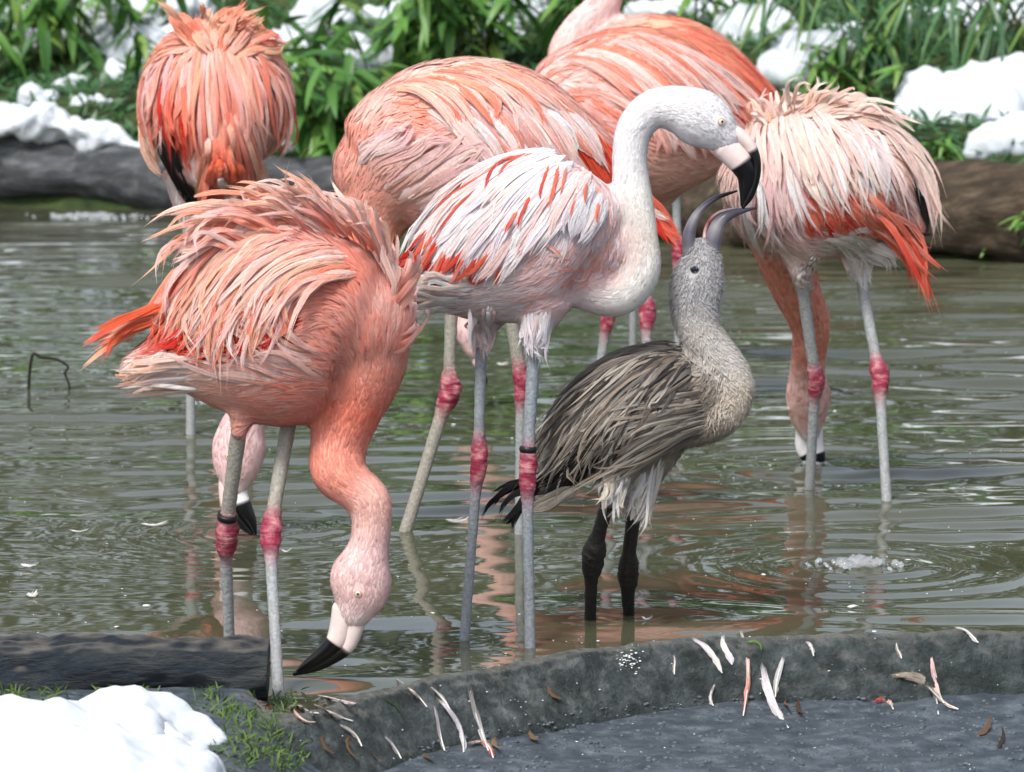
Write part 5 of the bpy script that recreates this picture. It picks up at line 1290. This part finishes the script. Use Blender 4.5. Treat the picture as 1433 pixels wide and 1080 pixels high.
H.plumage(rowsH, 2600, neckLW=(12, 3, .03), bri=.1, K=6, zone='body', wscale=.8)
H.plumage(rowsH, 1440, neckLW=(12, 0.72, .004), zone='neck', K=3, strands=0, bri=.02, colspread=.6, small_boost=False, camber=.05)
for kk, (ss, n_, ww, cs, tc_) in enumerate([
    ([[(240, 90), (230, 120), (232, 160), (240, 195)], [(270, 85), (262, 120), (262, 160), (270, 200)]], 20, 5.5, ['red', 'coral'], ['red', 'coral', 'salmon']),
    ([[(230, 80), (205, 110), (200, 150), (205, 185)], [(250, 75), (235, 110), (230, 150), (228, 185)], [(275, 68), (265, 105), (262, 145), (262, 180)], [(300, 65), (302, 105), (305, 150), (310, 195)], [(325, 68), (340, 100), (350, 145), (355, 190)], [(350, 70), (375, 105), (385, 150), (388, 195)], [(365, 80), (395, 115), (402, 155), (400, 195)]], 90, 3.6, ['pink', 'pale', 'salmon', 'rose', 'peach'], ['pale', 'salmon', 'pink', 'coral']),
    ([[(300, 120), (318, 165), (328, 215), (330, 270)], [(330, 140), (345, 180), (352, 220), (358, 260)], [(305, 150), (312, 190), (320, 230), (322, 275)], [(285, 160), (290, 195), (285, 235), (275, 275)]], 34, 4.5, ['coral', 'salmon', 'cream', 'pink'], ['coral', 'salmon', 'peach'])]):
    H.fan('back_feather', ss, n_, ww, cs, tc_, jit=6, h=(.002, .012 + .003 * kk, .015 + .004 * kk, .016 + .004 * kk), depth_jit=.01, lenjit=.2)
H.fan('back_feather', [[(290, 75), (265, 60), (245, 45), (236, 32)], [(295, 72), (280, 50), (270, 32), (262, 18)], [(302, 70), (300, 45), (305, 28), (312, 14)], [(312, 72), (322, 48), (335, 32), (350, 22)], [(318, 75), (340, 60), (358, 48), (372, 44)], [(325, 80), (352, 70), (375, 62), (392, 65)]], 40, 6, ['peach', 'salmon', 'buff'], ['peach', 'salmon'], jit=6, h=(.004, .004, .004, .0), depth_jit=.04, lenjit=.25)
H.fan('tail_feather', [[(300, 215), (290, 250), (278, 275), (268, 292)], [(305, 220), (300, 255), (295, 280), (290, 300)], [(325, 215), (335, 245), (345, 270), (350, 288)], [(330, 220), (345, 250), (358, 272), (362, 285)]], 34, 4.5, ['coral', 'orange', 'salmon'], ['red', 'coral', 'salmon'], jit=8, h=(.02, .024, .02, .016), depth_jit=.012)
H.fan('tail_feather', [[(330, 225), (335, 250), (340, 275), (335, 298)], [(350, 225), (362, 250), (370, 270), (375, 292)], [(305, 240), (310, 265), (318, 285), (322, 305)]], 26, 5.5, ['cream', 'white', 'buff'], ['cream', 'peach', 'white'], jit=9, h=(.012, .014, .012, .01), depth_jit=.012)
H.fan('wing_feather', [[(214, 165), (225, 210), (245, 250), (270, 290)], [(222, 170), (238, 215), (258, 255), (280, 300)], [(232, 180), (248, 220), (268, 262), (285, 308)], [(240, 190), (255, 230), (270, 265), (283, 300)]], 12, 7, ['black', 'dark', 'dgrey'], ['black', 'dark'], jit=3, h=(.01, .01, .006, .0), depth_jit=.008)
H.fan('wing_feather', [[(205, 140), (202, 170), (210, 205), (230, 235)]], 5, 7, ['peach', 'pale', 'cream'], ['peach', 'buff'], jit=4, h=(.008, .01, .01, .01))
H.leg((263, 300), (266, 445), (267, 607), w=(17, 25, 13), knee_len=26)
H.leg((342, 300), (345, 445), (340, 600), w=(17, 25, 13), knee_len=26)
H.bill('upper_bill', [(318, 500, 12), (320, 525, 8), (330, 545, 3)], black=.5, off=.21)
H.finish(rowsH, (12, 3, .03))

# ================================================================== PLANTS
def leaf_mesh(name, L, Wd, droop, fold=0.25, K=6):
    t = np.linspace(0, 1, 4)
    C = np.stack([t * L, 0 * t, -droop * L * t ** 2], 1)[None]
    Nv = np.repeat(np.array([[[0, 0, 1.0]]]), 4, 1)
    V, F, c, uv = feather_geo(C, Nv, None, np.array([Wd]), np.ones((1, 3)), np.ones((1, 3)), K=K, camber=-fold, jag=0.02, tip=0.6)
    return mesh_np(name, V, F, None, uv)
LEAVES = [leaf_mesh('leaf', 0.20, 0.021, d) for d in (0.1, 0.25, 0.4, 0.55)]
STRAPS = [leaf_mesh('leaf', 0.34, 0.011, d) for d in (0.3, 0.5, 0.75)]
for me in LEAVES: me.materials.append(M['leaf'])
for me in STRAPS: me.materials.append(M['leaf_b'])

def place(o, p, d, up):
    x = Vector(unit(np.array(d))); z = Vector(up) - x * Vector(up).dot(x); z.normalize(); y = z.cross(x)
    o.matrix_world = Matrix(((x.x, y.x, z.x, p[0]), (x.y, y.y, z.y, p[1]), (x.z, y.z, z.z, p[2]), (0, 0, 0, 1)))

def shrub(root_px, n_stems, h, n_leaves, label, spread=0.35, meshes=LEAVES, scale=1.0, seed=0, lean=(0, -0.3), name='evergreen_shrub', root=None, droop=0.35):
    r = np.random.default_rng(seed)
    p0 = terr_hit(*root_px) if root is None else root
    e = empty(name, tuple(p0)); set_props(e, label, 'shrub', 'leafy plants on the far bank')
    e.location = tuple(p0)
    bpy.context.view_layer.update()
    for s in range(n_stems):
        a = r.uniform(0, 2 * np.pi); sp = spread * math.sqrt(r.uniform(0.05, 1))
        dirv = np.array([math.cos(a) * sp + lean[0], math.sin(a) * sp * 0.7 + lean[1] * r.uniform(.3, 1), 0])
        hh = h * r.uniform(0.65, 1.1)
        tip = p0 + dirv + np.array([0, 0, hh])
        base = p0 + np.array([r.normal(0, .06), r.normal(0, .05), -.03])
        mid1 = base * .66 + tip * .34 + np.array([0, 0, hh * .18]) - dirv * .12
        mid2 = base * .3 + tip * .7 + np.array([0, 0, hh * .12])
        C = catmull(np.array([base, mid1, mid2, tip]), 5)
        L_ = loft(C, np.linspace(.006, .002, len(C)), 1.0, 6, ref=np.array([0, 1.0, 0.1]))
        me = mesh_loft('stem', [L_]); me.transform(Matrix.Translation(-Vector(p0)))
        link_obj('stem', me, M['stem'], e)
        for k in range(n_leaves):
            f = r.uniform(0.15, 1.0)
            q = C[min(int(f * (len(C) - 1)), len(C) - 1)]
            ang = r.uniform(0, 2 * np.pi)
            d = np.array([math.cos(ang), math.sin(ang) * 0.8 - 0.15, r.normal(-droop, 0.35)])
            o = link_obj('leaf', meshes[r.integers(len(meshes))], None, e)
            sc = scale * r.uniform(0.7, 1.25)
            place(o, q - p0, d, (r.normal(0, .25), r.normal(-.2, .25), 1))
            mw = o.matrix_world.copy(); o.matrix_parent_inverse = Matrix.Identity(4)
            o.matrix_basis = mw @ Matrix.Scale(sc, 4)

shrub((470, 240), 9, 0.42, 13, 'leafy evergreen shrub overhanging the water between two pink flamingos', .28, seed=1, lean=(0.0, -.15))
shrub((560, 120), 8, 0.50, 14, 'dense dark shrub rising behind the broad peach flamingo', .38, seed=2)
shrub((680, 105), 8, 0.50, 14, 'tangled evergreen shrub above the backs of the pink flamingos', .38, seed=3)
shrub((440, 110), 5, 0.36, 10, 'sparse leafy shrub standing in the snow heap', .3, seed=4)
shrub((770, 80), 6, 0.42, 12, 'evergreen shrub beside the raised pale neck of the farthest flamingo', .3, seed=5)
shrub((110, 75), 6, 0.34, 10, 'broad-leaved plant among broken snow above the grey log', .34, seed=6, meshes=LEAVES, scale=1.1, droop=.6)
shrub((30, 95), 5, 0.36, 10, 'dark leafy plant at the foot of the snow lumps', .28, seed=7, droop=.7)
shrub((190, 45), 4, 0.3, 9, 'leafy tuft behind the dishevelled orange flamingo', .25, seed=8, droop=.7)
shrub((1230, 100), 8, 0.34, 8, 'strap-leaved clump hanging over the large snow drift', .22, meshes=STRAPS, scale=.85, seed=9, name='strap_leaf_plant', droop=.7)
shrub((1120, 60), 6, 0.34, 7, 'loose grassy clump drooping in front of the snow heap', .3, meshes=STRAPS, scale=.8, seed=10, name='strap_leaf_plant', droop=.6)
shrub((1350, 70), 6, 0.30, 7, 'strap-leaved clump at the top of the large snow drift', .25, meshes=STRAPS, scale=.8, seed=11, name='strap_leaf_plant', droop=.6)
shrub((1010, 60), 6, 0.36, 9, 'leafy shrub behind the back of the farthest orange flamingo', .25, seed=12, scale=.9)
shrub((1375, 262), 5, 0.10, 9, 'low leafy weed growing on the brown log under the lower snow drift', .14, scale=.38, seed=13, name='weed', droop=.1)
shrub((1428, 330), 6, 0.12, 10, 'yellow-green weed at the waterline beside the brown log', .1, scale=.4, seed=14, name='weed', droop=.2)
shrub((1320, 225), 5, 0.10, 9, 'small leafy weed between the two snow drifts', .14, scale=.38, seed=15, name='weed', droop=.1)
shrub((520, 215), 6, 0.34, 12, 'leafy shrub pressed against the breast of the broad peach flamingo', .26, seed=16, lean=(-.08, -.1))
shrub((620, 70), 7, 0.4, 12, 'bushy evergreen shrub with snow caught between its leaves', .36, seed=17)
shrub((1180, 110), 6, .2, 12, 'dark low bush under the snow heap', .24, scale=.6, seed=18, droop=.3)
shrub((250, 110), 4, .24, 8, 'leafy tuft beside the drooping plumes of the dishevelled orange flamingo', .3, seed=21, droop=.5)
shrub((70, 40), 4, .32, 9, 'drooping broad-leaved plant with snow between its stems', .36, seed=22, droop=.7)
shrub((430, 190), 7, .34, 13, 'bright leafy shrub beside the grey log behind the salmon flamingo', .26, seed=23, lean=(0, -.12))
shrub((1290, 60), 7, .3, 8, 'strap-leaved clump rising behind the large snow drift', .26, meshes=STRAPS, scale=.8, seed=24, name='strap_leaf_plant', droop=.6)
shrub((1420, 85), 6, .3, 8, 'narrow-leaved clump at the far end of the large snow drift', .24, meshes=STRAPS, scale=.8, seed=25, name='strap_leaf_plant', droop=.6)
shrub((1190, 140), 6, .16, 12, 'dense low bush between the snow heap and the large drift', .22, scale=.55, seed=26, droop=.3)
# hedge behind, above the frame: it is what the pond mirrors
def leaf_cloud(name, P, dirs, L, Wd, mat, label=None, K=2, cat=None, kind='stuff'):
    n = len(P)
    t = np.linspace(0, 1, 4)[None, :, None]
    L = np.broadcast_to(L, (n,)); Wd = np.broadcast_to(Wd, (n,))
    C = P[:, None] + dirs[:, None] * t * L[:, None, None] - np.array([0, 0, 1.0]) * (t ** 2) * (L * 0.2)[:, None, None]
    Nv = np.repeat(unit(np.array([0, -.4, 1.0]) + rng.normal(0, .3, (n, 3)))[:, None], 4, 1)
    V, F, c, uv = feather_geo(C, Nv, None, Wd, np.ones((n, 3)), np.ones((n, 3)), K=K, camber=-.2, tip=.6)
    o = link_obj(name, mesh_np(name, V, F, None, uv), mat)
    return set_props(o, label, cat, None, kind)

n = 16000
hx = rng.uniform(-10, 10, n); hy = edge_y(hx) + rng.uniform(3.2, 5.0, n)
hz = terr_z(hx, hy) + rng.uniform(0.0, 1.0, n) ** 0.9 * np.clip(1.9 + 0.4 * np.sin(hx * 1.7) + 0.25 * np.sin(hx * 4.1) - .35 * hx, .5, 3)
leaf_cloud('hedge_foliage', np.stack([hx, hy, hz], 1), unit(rng.normal(0, 1, (n, 3)) + np.array([0, -.3, -.2])), rng.uniform(.16, .28, n), rng.uniform(.03, .05, n), M['hedge'], 'dense evergreen hedge beyond the far bank', cat='hedge')
# low ground cover on the bank
n = 16000
gx = rng.uniform(-3, 3, n); gy = edge_y(gx) + rng.uniform(0.12, 3.4, n) ** 1.0
gz = terr_z(gx, gy)
leaf_cloud('ground_cover', np.stack([gx, gy, gz], 1), unit(rng.normal(0, 1, (n, 3)) * [1, 1, .4] + np.array([0, -.1, .7])), rng.uniform(.04, .12, n), rng.uniform(.006, .014, n), M['leaf_b'], 'low mossy ground cover over the far bank', cat='ground cover')

# near-bank grass
def grass_patch(name, spots, label, L=(.007, .026)):
    P, D, Ls = [], [], []
    for px, py, rad, n in spots:
        for _ in range(n):
            a, b = rng.normal(0, rad, 2)
            p, nn = fg_hit(px + a, py + b * .6)
            P.append(p); D.append(unit(np.array([rng.normal(0, .9), rng.normal(-.2, .8), .9]))); Ls.append(rng.uniform(*L))
    return leaf_cloud(name, np.array(P), np.array(D), np.array(Ls), rng.uniform(.0007, .002, len(P)), M['grass'], label, K=4, cat='grass')
grass_patch('grass', [(345, 1005, 24, 130), (300, 985, 18, 70), (372, 1050, 24, 130), (330, 1060, 24, 100), (395, 985, 12, 60), (70, 975, 18, 60), (20, 975, 14, 50), (190, 968, 12, 40), (150, 968, 10, 30), (400, 1065, 14, 60)], 'tufts of bright green grass and moss on the near bank')

# ================================================================== SMALL THINGS
def fallen(px0, px1, w, cols, label, name='fallen_feather', cat='feather', curl=0.15, lift=.004, mat='feather', group=None, bend=None):
    p0, n0 = fg_hit(*px0); p1, n1 = fg_hit(*px1)
    s = FPX / p0[1]
    b = rng.uniform(-curl, curl) if bend is None else bend
    d = np.array(px1, float) - np.array(px0, float); pr = np.array([-d[1], d[0]])
    C, Nv = [], []
    for f in (0, 1 / 3, 2 / 3, 1):
        q = np.array(px0) + d * f + pr * b * 4 * f * (1 - f)
        g, nn = fg_hit(*q)
        C.append(g + nn * (.0015 + lift * f)); Nv.append(nn)
    V, F, c, uv = feather_geo(np.array([C]), np.array([Nv]), None, np.array([w * .62 / s]), PALL[cols[0]][None] * .9, PALL[cols[1]][None] * .9, K=10, camber=.25, jag=.35, tip=.5, strands=0 if mat != 'feather' else 46, fray=1.1)
    o0 = np.array(C[0])
    e = link_obj(name, mesh_np(name, V - o0, F, c, uv), M[mat])
    e.location = tuple(o0)
    set_props(e, label, cat, group)
    if name == 'fallen_feather':
        Q = catmull(np.array(C) + np.array([0, -.0008, .0008]), 4)
        me = mesh_loft('quill', [loft(Q, np.linspace(.0011, .0004, len(Q)), 1, 6)], [np.repeat(PALL['ivory'][None], (len(Q) + 6) * 6 + 2, 0)])
        me.transform(Matrix.Translation(-Vector(o0)))
        link_obj('quill', me, M['bill'], e)
    return e
GF = 'moulted feathers on the kerb'
fallen((1040, 1003), (1038, 890), 5.5, ('coral', 'ivory'), 'long upright feather, white above and red at its foot, on the kerb', group=GF, bend=.06)
fallen((1010, 942), (972, 900), 7, ('ivory', 'lilac'), 'wispy white feather hooked over the kerb top', group=GF)
fallen((1024, 930), (1010, 898), 7, ('lilac', 'white'), 'short lilac-white feather beside the long upright feather', group=GF)
fallen((1103, 1020), (1068, 938), 10, ('white', 'lilac'), 'fluffy white downy feather lying down the kerb face', group=GF, bend=-.08)
fallen((1085, 975), (1092, 925), 6, ('ash', 'white'), 'grey downy plume above the fluffy white feather', group=GF)
fallen((1313, 1001), (1255, 946), 11, ('ash', 'tan'), 'curled tan feather with loose barbs at the kerb foot', group=GF, bend=.25)
fallen((1320, 985), (1305, 922), 6, ('cream', 'rose'), 'slim pale pink feather standing beside the curled tan one', group=GF)
fallen((1340, 994), (1300, 965), 5, ('cream', 'ash'), 'small cream feather at the foot of the slim pale pink one', group=GF)
fallen((1250, 994), (1223, 981), 6, ('cream', 'red'), 'tiny curled red feather on the kerb face', group=GF, bend=.3)
fallen((1368, 900), (1340, 883), 5, ('white', 'ivory'), 'small white feather draped over the kerb rim above the curled tan one', group=GF)
fallen((1261, 922), (1254, 904), 4, ('tan', 'ash'), 'tiny tan feather near the kerb rim', group=GF)
fallen((998, 989), (997, 962), 3.5, ('lilac', 'ash'), 'little grey-white feather below the wispy white one', group=GF)
fallen((943, 944), (941, 920), 4, ('ash', 'lilac'), 'faint grey feather stuck on the mossy kerb face', group=GF)
fallen((1138, 918), (1127, 898), 4.5, ('grey', 'lilac'), 'small bluish feather under the kerb rim', group=GF)
fallen((622, 1052), (605, 995), 6, ('ash', 'lilac'), 'blunt greyish feather at the low end of the kerb', group=GF)
fallen((649, 1054), (618, 988), 7, ('white', 'lilac'), 'white feather lying diagonally across the low kerb end', group=GF)
fallen((683, 1052), (655, 972), 8, ('white', 'ash'), 'longest white feather with greyish barbs down the low kerb', group=GF)
fallen((635, 1010), (600, 965), 5, ('ivory', 'ash'), 'thin ivory feather above the diagonal white one', group=GF)
fallen((596, 990), (556, 957), 5, ('buff', 'cream'), 'buff feather lying across the kerb rim', group=GF)
fallen((497, 986), (446, 979), 6, ('rose', 'white'), 'pale feather heaped at the kerb end', group=GF)
fallen((492, 1010), (440, 992), 6, ('blush', 'ash'), 'dull pink feather below the pale one at the kerb end', group=GF)
fallen((445, 1000), (405, 995), 5, ('dgrey', 'ash'), 'dark grey feather beside the grass at the kerb end', group=GF)
fallen((440, 1012), (410, 1000), 5, ('brown', 'pink'), 'brownish pink feather half under the dark grey one', group=GF)
fallen((505, 1045), (475, 1020), 5, ('tan', 'cream'), 'small tan feather on the kerb below the heap', group=GF)
fallen((560, 1062), (535, 1035), 5, ('ash', 'lilac'), 'grey feather lying low by the kerb foot', group=GF)
fallen((690, 1062), (660, 1045), 8, ('deep', 'blush'), 'crumpled dark pink feather at the kerb foot', group=GF, bend=.3)
GL = 'dry leaves on the kerb'
for k, (a, b, w_, lb) in enumerate([((1108, 1000), (1101, 968), 5, 'narrow brown leaf beside the fluffy white downy feather'), ((1128, 1009), (1118, 979), 5, 'brown leaf at the kerb foot right of the fluffy white feather'), ((700, 1056), (693, 1032), 6, 'upright tan leaf between the low kerb feathers and the grit'), ((760, 1044), (742, 1022), 6, 'folded brown leaf stuck low on the kerb beyond the white feathers'), ((784, 982), (768, 959), 5, 'reddish brown sliver of leaf high on the kerb face'), ((496, 1068), (488, 1030), 5, 'dark curled leaf among the heaped feathers at the kerb end'), ((465, 1060), (452, 1028), 5, 'brown leaf below the heaped feathers beside the grass'), ((608, 1070), (595, 1055), 6, 'tan leaf lying at the very foot of the low kerb'), ((1385, 1010), (1365, 1030), 7, 'broad dry leaf lying on the grit beyond the curled tan feather'), ((1400, 1025), (1396, 1048), 5, 'thin dry leaf standing beside the broad one on the grit'), ((534, 1070), (520, 1050), 5, 'small brown leaf below the blunt greyish feather')]):
    fallen(b, a, w_, ('brown', 'tan'), lb, 'dry_leaf', 'leaf', mat='dryleaf', group=GL, lift=.008, bend=.2)
fallen((1044, 899), (1066, 912), 4, ('brown', 'tan'), 'bent green grass blade on the kerb rim', 'green_leaf', 'leaf', mat='grass', bend=-.3)
fallen((533, 977), (563, 1014), 2.5, ('brown', 'tan'), 'thin greenish stalk on the low kerb end', 'grass_stalk', 'grass', mat='grass', bend=-.15)

# droppings and grit specks
def specks(name, pts, rad, mat, label, cat, flat=.5):
    Vs, Fs, off = [], [], 0
    bm = bmesh.new(); bmesh.ops.create_icosphere(bm, subdivisions=1, radius=1)
    V0 = np.array([v.co[:] for v in bm.verts]); F0 = np.array([[v.index for v in f.verts] for f in bm.faces]); bm.free()
    for p, r_ in zip(pts, rad):
        V = V0 * (1 + rng.normal(0, .25, (len(V0), 1))) * np.array([r_ * rng.uniform(.8, 1.6), r_ * rng.uniform(.8, 1.4), r_ * flat])
        Vs.append(V + p); Fs.append(F0 + off); off += len(V0)
    return set_props(link_obj(name, mesh_np(name, np.vstack(Vs), np.vstack(Fs)), mat), label, cat, None, 'stuff')
M['white_speck'] = mat_plain('white_down', (0.75, 0.77, 0.78), .8)
M['grit'] = mat_noise('grit', [(0.3, lin('#414a51')), (0.7, lin('#6f7980'))], 60, rough=.7)
pts = []; rad = []
for _ in range(60):
    p, nn = fg_hit(877 + rng.normal(0, 10), 925 + rng.normal(0, 9)); pts.append(p); rad.append(rng.uniform(.0006, .0022))
for _ in range(90):
    p, nn = fg_hit(rng.uniform(420, 1433), rng.uniform(890, 1078)); pts.append(p); rad.append(rng.uniform(.0005, .0016))
specks('bird_droppings', pts, rad, M['white_speck'], 'white flecks of droppings and down on the kerb', 'droppings')
pts = []; rad = []
for _ in range(900):
    x = rng.uniform(560, 1433); y = rng.uniform(975, 1090)
    p, nn = fg_hit(x, y)
    if p[2] < -.035:
        pts.append(p); rad.append(rng.uniform(.0012, .004))
specks('grit', pts, rad, M['grit'], 'coarse wet grit in front of the kerb', 'grit', .7)
# floating specks of down on the pond
pts = []; rad = []
for _ in range(420):
    x = rng.uniform(0, 1433); y = rng.uniform(430, 960)
    p = on_plane_z(x, y); pts.append(p + [0, 0, .0015]); rad.append(rng.uniform(.0006, .0017) * (1 + (rng.uniform() < .06) * 2.5))
specks('floating_down', pts, rad, M['white_speck'], 'scattered specks of white down floating on the pond', 'down', .35)
def floating(px, py, ang, L, w, label, c=('white', 'ivory')):
    p = on_plane_z(px, py) + [0, 0, .003]
    L, w = L * .55, w * .55
    d = np.array([math.cos(ang), math.sin(ang), 0])
    C = np.array([[p + d * L * (f - .5) + np.array([0, 0, .004 * (2 * f - 1) ** 2 + .001]) for f in (0, 1 / 3, 2 / 3, 1)]])
    Nv = np.repeat(np.array([[[0, -.25, 1.0]]]), 4, 1)
    V, F, c_, uv = feather_geo(C, Nv, None, np.array([w]), PALL[c[0]][None], PALL[c[1]][None], K=10, camber=-.3, jag=.3, tip=.5, strands=24, fray=2.0)
    o = link_obj('floating_feather', mesh_np('floating_feather', V - p, F, c_, uv), M['feather'])
    o.location = tuple(p)
    set_props(o, label, 'feather', 'feathers afloat on the pond')
floating(640, 733, .1, .075, .012, 'white feather afloat beside the black tail of the grey chick')
floating(703, 513, 0, .05, .012, 'white feather afloat behind the red leg joint of the broad peach flamingo')
floating(45, 838, .3, .035, .012, 'fluffy white feather afloat above the snow-side log')
floating(40, 796, -.2, .05, .008, 'curved white feather afloat left of the salmon flamingo', ('ivory', 'white'))
floating(215, 738, .2, .08, .006, 'slender white feather afloat near the salmon flamingo legs')
floating(110, 747, 0, .06, .004, 'thin pale feather afloat on open water left of the flamingos')
floating(540, 941, 0, .03, .006, 'small white feather afloat by the low kerb end')
floating(905, 870, -.3, .03, .005, 'small white feather afloat behind the kerb by the chick legs')
floating(400, 775, 0, .03, .004, 'tiny white feather afloat behind the salmon flamingo legs')

# twig standing in the water
tw = [on_plane_y(*q, on_plane_z(40, 545)[1]) for q in [(40, 556), (41, 525), (46, 496), (58, 500), (80, 503), (95, 513), (91, 522), (97, 540), (95, 556)]]
Q = catmull(np.array(tw), 6)
me = mesh_loft('twig', [loft(Q, np.linspace(.0040, .0022, len(Q)), 1, 8)])
set_props(link_obj('bent_twig', me, M['twig']), 'thin dark bent twig sticking out of the pond', 'twig')

# splashes: lumps and beads of water thrown up
def mat_splash():
    m, nt, b, out = new_mat('splash_water')
    b.inputs['Base Color'].default_value = (.85, .9, .92, 1)
    b.inputs['Roughness'].default_value = .05
    b.inputs['IOR'].default_value = 1.33
    b.inputs['Transmission Weight'].default_value = .75
    return m
M['splash'] = mat_splash()
def splash(px, py, rx, n, size, label, seed):
    r = np.random.default_rng(seed)
    c = on_plane_z(px, py); k = c[1] / FPX
    bm = bmesh.new()
    for i in range(n):
        a = r.uniform(0, 2 * np.pi); q = abs(r.normal(0, .5))
        rr = size * r.uniform(.25, 1) * math.exp(-q)
        p = c + np.array([math.cos(a) * q * rx * k, math.sin(a) * q * rx * k * .8, rr * .15])
        mat_ = Matrix.Translation(Vector(p)) @ Matrix.Diagonal((r.uniform(.8, 2.0), r.uniform(.8, 1.5), r.uniform(.4, 1.0), 1))
        bmesh.ops.create_icosphere(bm, subdivisions=2, radius=rr, matrix=mat_)
    V = [v for v in bm.verts]
    P = np.array([v.co[:] for v in V]); f = fbm(P, seed, 3, 40.0)
    for v, d in zip(V, f): v.co.z += d * size * .25
    me = bpy.data.meshes.new('splash'); bm.to_mesh(me); bm.free()
    me.polygons.foreach_set('use_smooth', [True] * len(me.polygons))
    o = link_obj('water_splash', me, M['splash'])
    return set_props(o, label, 'splash', None, 'stuff')
splash(1200, 792, 66, 80, .019, 'bubbling lump of water right of the shaggy pale flamingo', 1)
splash(1138, 650, 28, 40, .010, 'small splash round the dipped bill', 2)
splash(375, 738, 26, 40, .008, 'small splash under the lowered head', 3)
splash(130, 303, 90, 160, .016, 'foamy upwelling by the grey log', 4)
splash(300, 565, 60, 40, .008, 'broken water under the salmon flamingo', 5)
